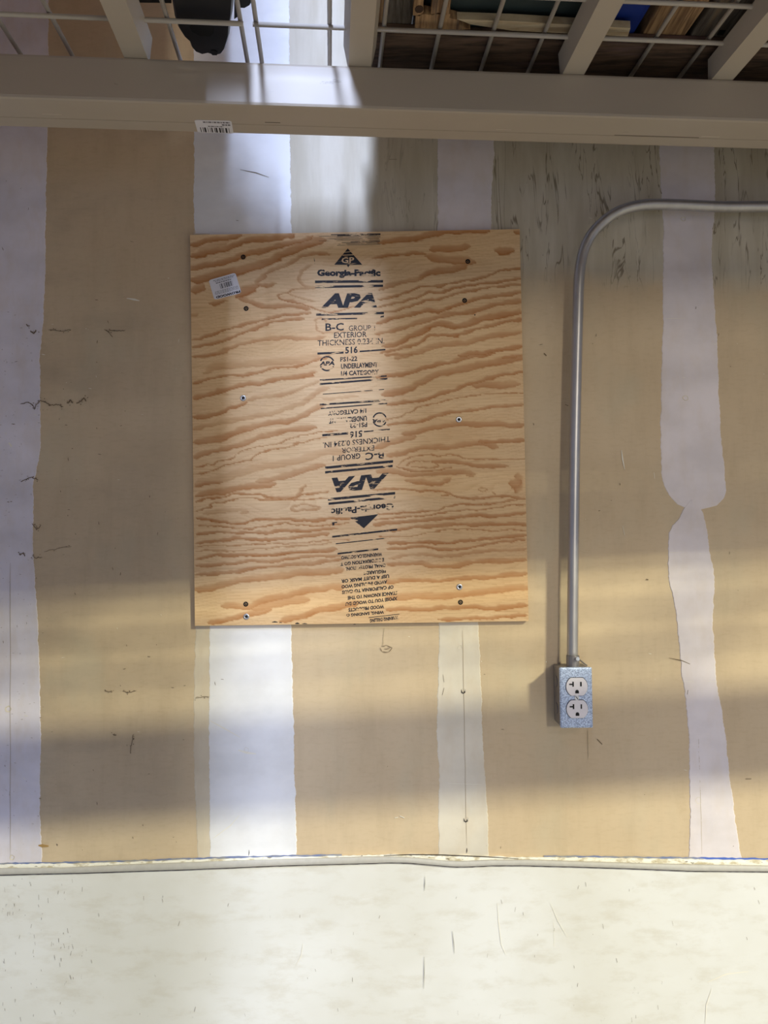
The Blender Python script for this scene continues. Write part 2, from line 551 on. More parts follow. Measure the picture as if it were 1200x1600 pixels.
E_L = [(781, 1079), (795, 1068), (812, 1060), (822, 1050), (832, 1046), (850, 1044), (900, 1044), (925, 1049), (940, 1053), (960, 1056), (1010, 1062),
       (1050, 1064), (1080, 1070), (1110, 1073), (1160, 1076), (1240, 1078), (1290, 1078), (1341, 1076)]
E_R = [(781, 1083), (790, 1094), (800, 1098), (830, 1106), (860, 1108), (890, 1115), (920, 1117), (970, 1113), (1000, 1115), (1030, 1117), (1070, 1120),
       (1110, 1128), (1160, 1135), (1230, 1142), (1290, 1150), (1341, 1158)]
band(E_L, E_R, M_CMP_LILAC, seed=9, y0=-0.0010)


def stroke(bm, pts, width, y=-0.0013, thick=0.0004, taper=True):
    """thin raised mark on the wall along pixel points"""
    n = len(pts)
    L, R = [], []
    for i, (x, yy) in enumerate(pts):
        a = pts[max(0, i - 1)]
        b = pts[min(n - 1, i + 1)]
        dx, dy = b[0] - a[0], b[1] - a[1]
        l = math.hypot(dx, dy) or 1
        hw = width / 2 * (0.35 if taper and (i == 0 or i == n - 1) else 1.0)
        nx, ny = -dy / l * hw, dx / l * hw
        L.append(bm.verts.new(wp(x + nx, yy + ny, y)))
        R.append(bm.verts.new(wp(x - nx, yy - ny, y)))
    for i in range(n - 1):
        bm.faces.new((L[i], L[i + 1], R[i + 1], R[i]))


def wiggle(a, b, n, amp, seed):
    r = random.Random(seed)
    return [(a[0] + (b[0] - a[0]) * i / n + r.uniform(-amp, amp) * .5, a[1] + (b[1] - a[1]) * i / n + r.uniform(-amp, amp)) for i in range(n + 1)]


crk = random.Random(21)
# torn paper cracks on the left, each a mesh of its own
for pts, wd in (([(32, 631), (42, 629), (50, 632), (54, 639), (58, 630), (63, 626), (72, 629), (80, 633), (90, 632), (99, 635)], 2.2),
                ([(104, 630), (110, 626), (114, 630)], 3), ([(119, 630), (126, 627), (131, 622), (135, 627)], 3.2),
                ([(47, 518), (53, 521), (57, 516)], 4), ([(40, 507), (46, 510)], 2.5), ([(75, 515), (95, 518), (110, 515)], 1.5),
                ([(163, 515), (170, 518), (176, 527)], 1.8), ([(170, 517), (184, 517), (196, 516)], 2),
                ([(32, 752), (40, 750), (47, 746), (54, 747), (60, 750)], 2.2), ([(50, 818), (58, 828), (64, 820)], 2.0),
                ([(30, 866), (36, 864), (39, 869)], 3), ([(50, 868), (56, 872), (66, 871)], 1.8), ([(68, 862), (90, 857), (112, 854)], 1.2),
                ([(163, 1080), (170, 1081), (175, 1079)], 1.5), ([(192, 1079), (200, 1083), (213, 1079)], 1.8),
                ([(203, 1177), (206, 1160), (209, 1147)], 1.8), ([(176, 1147), (182, 1149)], 2.5), ([(305, 1090), (316, 1089), (326, 1089)], 1.6)):
    bm = bmesh.new()
    rough_pts = []
    for (a, b) in zip(pts, pts[1:]):
        for k in range(5):
            rough_pts.append((a[0] + (b[0] - a[0]) * k / 5 + crk.uniform(-.7, .7), a[1] + (b[1] - a[1]) * k / 5 + crk.uniform(-1.0, 1.0)))
    stroke(bm, rough_pts + [pts[-1]], wd * 0.5)
    for (a, b) in rough_pts:
        if crk.random() < 0.55:
            e = (a + crk.gauss(0, 2.2), b + crk.gauss(0, 1.6))
            ln, an = crk.uniform(0.8, 2.6), crk.uniform(-.6, .6)
            stroke(bm, [e, (e[0] + math.cos(an) * ln / 2, e[1] + math.sin(an) * ln / 2 + .3), (e[0] + math.cos(an) * ln, e[1] + math.sin(an) * ln)], crk.uniform(.7, 1.8))
    new_obj('wall_crack', bm, M_MARK, wall_back)
# torn flake of paper under the panel
bm = bmesh.new()
for a, b in (((596, 1010), (604, 1008)), ((604, 1008), (613, 1012)), ((613, 1012), (607, 1019)), ((607, 1019), (597, 1018)), ((597, 1018), (594, 1012)), ((600, 1014), (609, 1013))):
    stroke(bm, [a, ((a[0] + b[0]) / 2, (a[1] + b[1]) / 2 + .6), b], 1.2)
new_obj('torn_flake', bm, M_MARK, wall_back)

# fine joint lines
for k, (a, b) in enumerate((((16, 880), (16, 1343)), ((723, 985), (729, 1320)), ((1086, 960), (1097, 1336)), ((918, 1140), (919, 1185)),
                            ((600, 980), (598, 1010)))):
    bm = bmesh.new()
    stroke(bm, wiggle(a, b, 14, 0.7, 30 + k), 0.6)
    new_obj('joint_line', bm, plain('joint_line_%d' % k, (172, 155, 126), 0.9), wall_back)
# pencil and cut marks at the trim
for k, (a, b) in enumerate((((389, 1328), (388.5, 1337)), ((729.5, 1325), (729, 1333)), ((664, 1370), (663, 1392)), ((663, 1495), (662, 1545)), ((707, 1455), (710, 1490)))):
    bm = bmesh.new()
    stroke(bm, [a, ((a[0] + b[0]) / 2 + .4, (a[1] + b[1]) / 2), b], 1.3, y=-0.0075 if a[1] > 1350 else -0.0016)
    new_obj('pencil_mark', bm, M_MARK_BLACK if a[1] < 1350 else plain('scuff_grey_%d' % k, (172, 168, 158), 0.8), wall_lower if a[1] > 1350 else wall_back)
bm = bmesh.new()
stroke(bm, [(60, 1321), (66, 1321.5), (76, 1322)], 5)
new_obj('glue_dab', bm, plain('glue_brown', (172, 138, 84), 0.6), wall_back)

# small scratches, nicks and gouges nobody could count
bm_d, bm_l = bmesh.new(), bmesh.new()
rs = random.Random(99)
for i in range(150):
    left = rs.random() < 0.45
    x = rs.uniform(0, 300) if left else rs.uniform(0, 1200)
    y = rs.uniform(500, 1330) if left else rs.uniform(300, 1330)
    if 290 < x < 832 and 355 < y < 985:
        continue
    a = rs.choice([0.1, 0.2, 1.4, 1.7, 1.2, -0.2])
    l = rs.uniform(1.0, 6)
    p = (x, y)
    q = (x + math.cos(a) * l, y + math.sin(a) * l)
    stroke(bm_d if rs.random() < 0.72 else bm_l, [p, ((p[0] + q[0]) / 2 + rs.uniform(-.4, .4), (p[1] + q[1]) / 2 + rs.uniform(-.4, .4)), q], rs.uniform(0.6, 1.2))
for i in range(120):
    x = abs(rs.gauss(0, 45))
    y = rs.uniform(480, 1330)
    a = rs.choice([0.0, 0.15, -0.15, 1.5])
    l = rs.uniform(0.8, 3.5)
    stroke(bm_d, [(x, y), (x + math.cos(a) * l, y + math.sin(a) * l)], rs.uniform(0.5, 1.3))
for i in range(110):
    x = rs.uniform(0, 120) if i % 2 else rs.uniform(0, 1200)
    y = rs.uniform(1372, 1598)
    a = rs.uniform(1.2, 1.9)
    l = rs.uniform(1.5, 8)
    stroke(bm_d, [(x, y), (x + math.cos(a) * l, y + math.sin(a) * l)], rs.uniform(0.6, 1.3), y=-0.0068)
for pts, wd in (([(777, 1412), (779, 1440), (783, 1475), (790, 1492)], 1.3), ([(860, 1412), (872, 1440), (886, 1464)], 1.0), ([(865, 1442), (866, 1480)], 1.0),
                ([(473, 1475), (470, 1495), (462, 1508)], 1.4), ([(1105, 1535), (1135, 1522), (1170, 1518)], 2.0), ([(1102, 1600), (1104, 1570), (1112, 1545)], 1.6)):
    stroke(bm_l, pts, wd, y=-0.0068)
for pts, wd in (([(971, 703), (973, 718), (976, 733)], 2.2), ([(973, 822), (976, 836)], 1.6), ([(1022, 738), (1023, 748)], 1.5),
                ([(328, 1126), (350, 1138), (375, 1152)], 2.0), ([(372, 1172), (385, 1176), (400, 1178)], 4), ([(333, 1310), (360, 1290), (374, 1274)], 1.4),
                ([(625, 1275), (632, 1278)], 3.5), ([(617, 1278), (622, 1277)], 3), ([(198, 466), (210, 468), (218, 470)], 3), ([(14, 692), (18, 698)], 7),
                ([(700, 1224), (752, 1226)], 1.4), ([(1040, 498), (1070, 497)], 1.4), ([(1046, 863), (1096, 865)], 1.2), ([(1066, 1065), (1120, 1065)], 1.2)):
    stroke(bm_l, pts, wd)
for pts, wd in (([(1045, 1028), (1065, 1032), (1086, 1041)], 1.4), ([(1074, 1085), (1075, 1078)], 2), ([(933, 1155), (941, 1163)], 3.5), ([(850, 552), (854, 556)], 4),
                ([(883, 632), (888, 634)], 2.5), ([(1010, 905), (1013, 906)], 4), ([(1140, 862), (1140, 866)], 2), ([(375, 265), (400, 270), (420, 277)], 1.4),
                ([(608, 249), (620, 249)], 1.6), ([(1075, 796), (1079, 797)], 2), ([(1165, 1217), (1174, 1217)], 2.5), ([(692, 1054), (694, 1066)], 1.4),
                ([(694, 1075), (691, 1086)], 1.6)):
    stroke(bm_d, pts, wd)
tag(new_obj('scuff_marks', bm_d, M_MARK, wall_back), kind='stuff')
tag(new_obj('pale_gouges', bm_l, M_MARK_WHITE, wall_back), kind='stuff')

# filled screw dimples along the joints
for (x, y, r_, dark) in ((724, 1080, 4, 1), (728, 1281, 4.5, 1), (719, 1012, 3.5, 0), (1087, 1063, 4, 0), (1092, 1251, 5, 0), (19, 1340, 4, 0), (13, 1108, 5, 0),
                         (1068, 342, 4, 0), (1071, 622, 4.5, 0), (1076, 816, 4, 0), (385, 1172, 4, 0)):
    bm = bmesh.new()
    c = wp(x, y, -0.0014)
    rr = r_ / 924
    ring = [bm.verts.new(c + Vector((math.cos(a) * rr * rs.uniform(.8, 1.2), 0, math.sin(a) * rr * rs.uniform(.8, 1.2)))) for a in np.linspace(0, 2 * math.pi, 13)[:-1]]
    inner = [bm.verts.new(c + (v.co - c) * 0.5 + Vector((0, 0.0008, 0))) for v in ring]
    for k in range(12):
        bm.faces.new((ring[k], ring[(k + 1) % 12], inner[(k + 1) % 12], inner[k]))
    bm.faces.new(inner)
    o = new_obj('screw_dimple', bm, M_CMP_MID, wall_back)
    if dark:
        bm = bmesh.new()
        stroke(bm, [(x - 3, y - 2), (x - 2.5, y + 2), (x, y + 3.2), (x + 2.2, y + 2), (x + 2, y - 1)], 1.8, y=-0.0017)
        new_obj('dark_crescent', bm, M_MARK_BLACK, o)

# ------------------------------------------------------------------ pallet rack
RO = Vector((0.006, -0.25, 2.091))              # front lower edge of the rear beam
YAW = math.atan(0.0735)
RACK = Matrix.Translation(RO) @ Matrix.Rotation(YAW, 4, 'Z')
RINV = RACK.inverted()
BEAM_H, BEAM_D = 0.060, 0.074
DECK_Z = 0.060                                  # underside of deck channels, above RO
U0, U1 = -1.75, 2.05
DEPTH = 1.09                                    # front of rear beam to rear of front beam


def ruv(px, py, z):
    """rack coordinates of a pixel on the level plane z above RO"""
    return RINV @ zp(px, py, RO.z + z)


def rbox(bm, u0, u1, v0, v1, z0, z1, bevel=0.0):
    return box(bm, ((u0 + u1) / 2, (v0 + v1) / 2, (z0 + z1) / 2), (u1 - u0, v1 - v0, z1 - z0), RACK, bevel)


rack = thing('pallet_rack', 'beige steel pallet rack whose beam crosses the top of the wall', 'rack', (RO.x, RO.y, 0))
bm = bmesh.new()
rbox(bm, U0, U1, 0, BEAM_D, 0, BEAM_H, 0.004)
rbox(bm, U0, U1, 0.040, BEAM_D, BEAM_H - 0.002, BEAM_H + 0.012, 0.002)
rear_beam = new_obj('shelf_beam', bm, M_RACK, rack)
bm = bmesh.new()
rbox(bm, U0, U1, -DEPTH - BEAM_D, -DEPTH, 0, BEAM_H, 0.004)
rbox(bm, U0, U1, -DEPTH - BEAM_D, -DEPTH - 0.040, BEAM_H - 0.002, BEAM_H + 0.040, 0.002)
new_obj('shelf_beam', bm, M_RACK, rack)
# rear flange seam and chips along the underside of the rear beam
bm = bmesh.new()
rbox(bm, U0, U1, 0.0475, 0.049, -0.0002, 0.001)
new_obj('seam', bm, plain('seam_dark', (166, 154, 138), 0.6), rear_beam)
for (a, b, y0, y1) in ((66, 98, 178, 181), (414, 438, 191, 192), (775, 798, 202, 204), (960, 1092, 211, 215), (1096, 1122, 213, 216)):
    p, q = ruv(a, y0, 0), ruv(b, y1, 0)
    bm = bmesh.new()
    rbox(bm, min(p.x, q.x), max(p.x, q.x), min(p.y, q.y) - .0006, min(p.y, q.y) + .0006, -0.0003, 0.001)
    new_obj('paint_chip', bm, plain('chip_%d' % a, (205, 194, 178) if a in (66, 775, 1096) else (112, 100, 88), 0.6), rear_beam)
for u in (U0 + 0.02, U1 - 0.02):
    for v in (0.037, -DEPTH - 0.037):
        bm = bmesh.new()
        rbox(bm, u - 0.04, u + 0.04, v - 0.036, v + 0.036, -RO.z, 1.3, 0.004)
        new_obj('upright_post', bm, M_RACK, rack)

# ------------------------------------------------------------------ wire decks
CH_W, CH_H = 0.031, 0.026
WZ_CROSS = DECK_Z + CH_H - 0.002
WZ_LONG = WZ_CROSS + 0.0062
WR = 0.0031
p1, p2 = ruv(470, 39, WZ_CROSS), ruv(700, 52, WZ_CROSS)
V1 = (p1.y + p2.y) / 2
p3 = ruv(1100, 7, WZ_CROSS)
DV = V1 - p3.y


def wire_mesh(length, axis):
    bm = bmesh.new()
    a = Vector((0, 0, 0))
    b = Vector((length, 0, 0)) if axis == 'u' else Vector((0, length, 0))
    tube(bm, [a, b], WR, 8)
    me = bpy.data.meshes.new('wire')
    bmesh.ops.recalc_face_normals(bm, faces=bm.faces[:])
    bm.to_mesh(me)
    bm.free()
    for p in me.polygons:
        p.use_smooth = len(p.vertices) == 4
    me.materials.append(M_WIRE)
    return me


def put_local(o, root, loc):
    C.objects.link(o)
    o.parent = root
    o.location = loc
    return o


def make_deck(label, ua, ub, longs, channels):
    root = thing('wire_deck', label, 'wire deck', RO, 'wire decks of the rack')
    root.rotation_euler = (0, 0, YAW)
    ml = wire_mesh(DEPTH + 0.105, 'v')
    mc = wire_mesh(ub - ua, 'u')
    for u in longs:
        put_local(bpy.data.objects.new('deck_wire', ml), root, (u, -DEPTH - 0.015, WZ_LONG))
    v = V1
    while v > -DEPTH:
        put_local(bpy.data.objects.new('deck_wire', mc), root, (ua, v, WZ_CROSS))
        v -= DV
    # flared U channel, closed side down, ends cut at a slant
    bm = bmesh.new()
    h, wd, t = CH_H, CH_W / 2, 0.0018
    prof = [(-wd - 0.007, h), (-wd, 0), (wd, 0), (wd + 0.007, h), (wd + 0.007 - t, h), (wd - t, t), (-wd + t, t), (-wd - 0.007 + t, h)]
    ra = [bm.verts.new((x, -DEPTH - 0.01, z)) for x, z in prof]
    rb = [bm.verts.new((x, 0.012 - z * 0.55, z)) for x, z in prof]
    for k in range(8):
        bm.faces.new((ra[k], ra[(k + 1) % 8], rb[(k + 1) % 8], rb[k]))
    bm.faces.new(ra)
    bm.faces.new(rb[::-1])
    bmesh.ops.recalc_face_normals(bm, faces=bm.faces[:])
    me = bpy.data.meshes.new('support_channel')
    bm.to_mesh(me)
    bm.free()
    me.materials.append(M_RACK)
    for u in channels:
        put_local(bpy.data.objects.new('support_channel', me), root, (u, 0, DECK_Z))
    return root


def u_at(px, py, z=WZ_LONG):
    return ruv(px, py, z).x


seamA, seamB = u_at(377, 40), u_at(401, 40)
step = u_at(755, 113) - u_at(675, 107)
longsA = [u_at(10, 50), u_at(96, 55), u_at(268, 50), seamA]
longsA = [longsA[0] - step * k for k in range(12, 0, -1)] + longsA
longsB = [seamB, u_at(515, 50), u_at(598, 60), u_at(682, 70), u_at(764, 70), u_at(843, 70), u_at(1003, 92), u_at(1081, 95)]
longsB += [longsB[-1] + step * k for k in range(1, 8)]
chA = [-1.45, -0.95, u_at(200, 60, DECK_Z)]
chB = [u_at(565, 60, DECK_Z), u_at(920, 70, DECK_Z), u_at(1158, 90, DECK_Z)]
deckA = make_deck('grey wire deck at the upper left under the black plastic object', U0 + 0.05, seamA + 0.004, longsA, chA)
deckB = make_deck('grey wire deck at the upper right under the weathered pallet', seamB - 0.004, longsB[-1] + 0.006, longsB, chB)
longsC = [longsB[-1] + 0.02 + step * k for k in range(12)]
make_deck('grey wire deck at the far right end of the rack', longsC[0] - 0.004, longsC[-1] + 0.004, longsC, [longsC[5], longsC[10]])

# ------------------------------------------------------------------ goods on the decks
GZ = WZ_LONG + WR + 0.0006


def poly_uv(pxs, z):
    return [ruv(x, y, z) for x, y in pxs]


# weathered wooden pallet at the right
pallet = thing('wooden_pallet', 'weathered wooden pallet lying on the right wire deck', 'pallet', RACK @ Vector((0.6, -0.4, GZ)))
PB = 0.016
uL = u_at(557, 60, GZ)
vE = ruv(800, 61, GZ).y
bm = bmesh.new()
rbox(bm, uL, 1.88, vE, 0.125, GZ, GZ + PB, 0.002)
new_obj('bottom_board', bm, M_WOOD_DARK, pallet)
bm = bmesh.new()
for i in range(2):
    pass
rbox(bm, uL, 1.88, -0.86, -0.76, GZ, GZ + PB, 0.002)
new_obj('bottom_board', bm, M_WOOD_DARK, pallet)
bm = bmesh.new()
rbox(bm, uL, 1.88, -0.56, -0.46, GZ, GZ + PB, 0.002)
new_obj('bottom_board', bm, M_WOOD_DARK, pallet)
SZ = GZ + PB
for (a, b, m) in ((uL, u_at(601, 20, SZ) - .002, M_WOOD_BROWN), (u_at(603, 20, SZ), u_at(646, 20, SZ), M_WOOD_GREY), (u_at(1012, 40, SZ), u_at(1082, 40, SZ), M_WOOD_BROWN), (u_at(1090, 40, SZ), u_at(1160, 40, SZ), M_WOOD_GREY), (1.2, 1.27, M_WOOD_GREY), (1.81, 1.88, M_WOOD_GREY)):
    bm = bmesh.new()
    rbox(bm, a, b, -0.86, 0.03, SZ, SZ + 0.085, 0.003)
    new_obj('stringer', bm, m, pallet)
# nail head in the grey stringer
bm = bmesh.new()
p = ruv(1127, 50, SZ)
rbox(bm, p.x - .004, p.x + .004, p.y - .004, p.y + .004, SZ - 0.0015, SZ + .001)
new_obj('nail_head', bm, M_SLOT, pallet)
# split brown board with a knot, and a pale batten
bm = bmesh.new()
q = poly_uv([(648, 45), (650, 24), (664, 22), (676, 24), (684, 20), (704, 22), (702, 28), (718, 32), (716, 38), (735, 46), (700, 48)], GZ)
prism(bm, [RACK @ v for v in q], (0, 0, 0.012))
new_obj('split_board', bm, M_WOOD_BROWN, pallet)
bm = bmesh.new()
q = poly_uv([(673, 22), (681, -40), (712, -40), (701, 22)], GZ)
prism(bm, [RACK @ v for v in q], (0, 0, 0.012))
q = poly_uv([(645, 24), (652, -40), (668, -40), (661, 8), (662, 18), (656, 25)], GZ)
prism(bm, [RACK @ v for v in q], (0, 0, 0.012))
new_obj('split_board', bm, M_WOOD_BROWN, pallet)
bm = bmesh.new()
kc = ruv(655, 15, GZ - 0.001)
for rr_, zz in ((0.0055, 0.0),):
    ring = [RACK @ Vector((kc.x + math.cos(a) * rr_, kc.y + math.sin(a) * rr_ * 1.2, GZ - 0.001)) for a in np.linspace(0, 2 * math.pi, 11)[:-1]]
    prism(bm, ring, (0, 0, 0.002))
new_obj('knot', bm, plain('knot_dark', (62, 44, 32), 0.8), pallet)
bm = bmesh.new()
q = poly_uv([(714, 30), (800, 33), (900, 39), (985, 44), (981, 57), (900, 53), (800, 48), (735, 38)], GZ)
prism(bm, [RACK @ v for v in q], (0, 0, 0.010))
new_obj('pale_batten', bm, M_WOOD_LIGHT, pallet)
TZ = SZ + 0.0856
bm = bmesh.new()
rbox(bm, uL, 1.88, -0.882, -0.861, GZ, TZ, 0.002)  # unseen board, added so no lamp light passes through the pallet
new_obj('shade_board', bm, M_WOOD_BROWN, pallet)
for k in range(6):
    v0 = -0.86 + k * 0.158
    bm = bmesh.new()
    rbox(bm, uL, 1.88, v0, v0 + 0.09, TZ, TZ + 0.016, 0.002)
    new_obj('top_board', bm, M_WOOD_GREY, pallet)
BZ = TZ + 0.017


def bin_thing(name, label, cat, mat, u0, u1, v0, v1, z0, h, rim=True):
    root = thing(name, label, cat, RACK @ Vector(((u0 + u1) / 2, (v0 + v1) / 2, z0)))
    bm = bmesh.new()
    rbox(bm, u0, u1, v0, v1, z0, z0 + h, 0.008)
    new_obj('body', bm, mat, root)
    bm = bmesh.new()
    rbox(bm, u0 - .008, u1 + .008, v0 - .008, v1 + .008, z0 + h - 0.05, z0 + h - 0.02, 0.004)
    new_obj('lid', bm, mat, root)
    return root


u_s = u_at(940, 20, SZ)
bin_thing('dark_tote', 'dark green plastic tote over the pale batten, right of the split board', 'tote', M_DARKBIN, u_at(646, 20, SZ) + 0.014, u_s - 0.010, -0.44, 0.085, SZ + 0.0006, 0.083)
bin_thing('blue_tote', 'blue plastic tote beside the brown pallet stringer', 'tote', M_BLUEBIN, u_s + 0.008, u_at(1012, 40, SZ) - 0.010, -0.44, 0.085, SZ + 0.0006, 0.083)


def carton(label, u0, u1, v0, v1, z0, h):
    root = thing('shade_carton', label, 'carton', RACK @ Vector(((u0 + u1) / 2, (v0 + v1) / 2, z0)))
    bm = bmesh.new()
    rbox(bm, u0, u1, v0, v1, z0, z0 + h, 0.004)
    new_obj('box_body', bm, M_CARTON, root)
    bm = bmesh.new()
    rbox(bm, u0 + .01, u1 - .01, (v0 + v1) / 2 - 0.03, (v0 + v1) / 2 + 0.03, z0 + h - 0.001, z0 + h + 0.001)
    new_obj('packing_tape', bm, plain('tape', (190, 160, 110), 0.3), root)
    return root


FRONT_V = -0.86  # large cartons: shelf loads placed and shaped for the shadows they cast
carton('large brown carton added on the weathered pallet to cast shade', uL, 1.88, FRONT_V, 0.02, BZ, 1.05)
carton('large brown carton added on the left wire deck to cast shade', U0 + 0.1, u_at(372, 40) - 0.045, FRONT_V, -0.155, GZ, 1.15)
carton('small brown carton added between the two large ones to block lamp light', u_at(372, 40) + 0.005, uL - 0.008, FRONT_V, -0.62, GZ, 0.17)  # unseen, added to keep the cool lamp off the lower wall

# unseen carton stack, added behind the camera to shade the left wall
for k in range(5):
    z0 = 0.004 + k * 0.492
    root = thing('aisle_shade_carton', '%s brown carton of the stack added in the aisle for shade' % ('lowest', 'second lowest', 'middle', 'second highest', 'topmost')[k], 'carton', (0.21, -2.4, z0), 'cartons added in the aisle for shade')
    bm = bmesh.new()
    box(bm, (0.21, -2.4, z0 + 0.245), (0.38, 0.36, 0.49), None, 0.004)
    new_obj('box_body', bm, M_CARTON, root)
    bm = bmesh.new()
    box(bm, (0.21, -2.4, z0 + 0.4903), (0.37, 0.05, 0.001))
    new_obj('packing_tape', bm, plain('tape_%d' % k, (190, 160, 110), 0.3), root)

# black plastic object on the left deck
BK = GZ
blk = thing('plastic_housing', 'black lobed plastic housing lying on the left wire deck', 'housing', RACK @ Vector((-0.27, -0.1, BK)))
OUT = [(268, -60), (267, 0), (271.5, 28), (277.5, 46), (285.5, 58.6), (295, 67), (298.5, 77), (304.5, 84), (315, 88.3), (325, 86.3), (337.7, 90), (347, 87.5),
       (352.7, 80), (356.7, 68), (359.8, 57), (360.5, 42), (364.6, 22), (366, 0), (368, -60)]
base = [ruv(x, y, BK) for x, y in OUT]
cen = Vector((sum(v.x for v in base) / len(base), sum(v.y for v in base) / len(base), BK))
bm = bmesh.new()
prev = None
for k, (sc, z) in enumerate(((0.90, 0.0), (0.97, 0.004), (1.0, 0.012), (1.0, 0.05), (0.97, 0.075), (0.85, 0.092), (0.5, 0.10))):
    ring = [bm.verts.new(RACK @ Vector((cen.x + (v.x - cen.x) * sc, cen.y + (v.y - cen.y) * sc, BK + z))) for v in base]
    if prev:
        for i in range(len(ring)):
            bm.faces.new((prev[i], prev[(i + 1) % len(ring)], ring[(i + 1) % len(ring)], ring[i]))
    else:
        bm.faces.new(ring[::-1])
    prev = ring
bm.faces.new(prev)
new_obj('housing_body', bm, M_BLACKPLASTIC, blk, smooth=False)


def px_prism(name, pxs, z, h, mat, parent):
    bm = bmesh.new()
    prism(bm, [RACK @ ruv(x, y, z) for x, y in pxs], (0, 0, h))
    return new_obj(name, bm, mat, parent)


px_prism('recess_shade', [(296, 42), (300, 50), (312, 56), (328, 57), (334, 52), (335, 43), (330, 36), (300, 36)], BK - 0.0004, 0.004, M_BLACKPLASTIC2, blk)  # flat dark patches painted as shade inside the housing's hollows
px_prism('recess_shade', [(328, 82), (330, 79), (336, 78.5), (340, 82), (339, 86.5), (332, 86.5)], BK - 0.0004, 0.004, M_BLACKPLASTIC2, blk)
px_prism('rim', [(214, -60), (214, 4), (268, 5), (268, -60)], BK + 0.045, 0.02, M_BLACKPLASTIC2, blk)
px_prism('rim', [(366, -60), (366, 30), (372, 26), (374, 12), (382, 12.5), (390, 8), (394, 0), (394, -60)], BK + 0.045, 0.02, M_BLACKPLASTIC2, blk)

# ------------------------------------------------------------------ plywood panel
PLY_T = 0.0065
PLY_Y = -0.0095                                  # front face
PLY = [(297, 367), (812, 358), (826, 970.5), (304.5, 978)]
ply = thing('plywood_panel', 'pine plywood panel stamped with black ink, screwed to the wall', 'panel', wp(565, 975, 0))

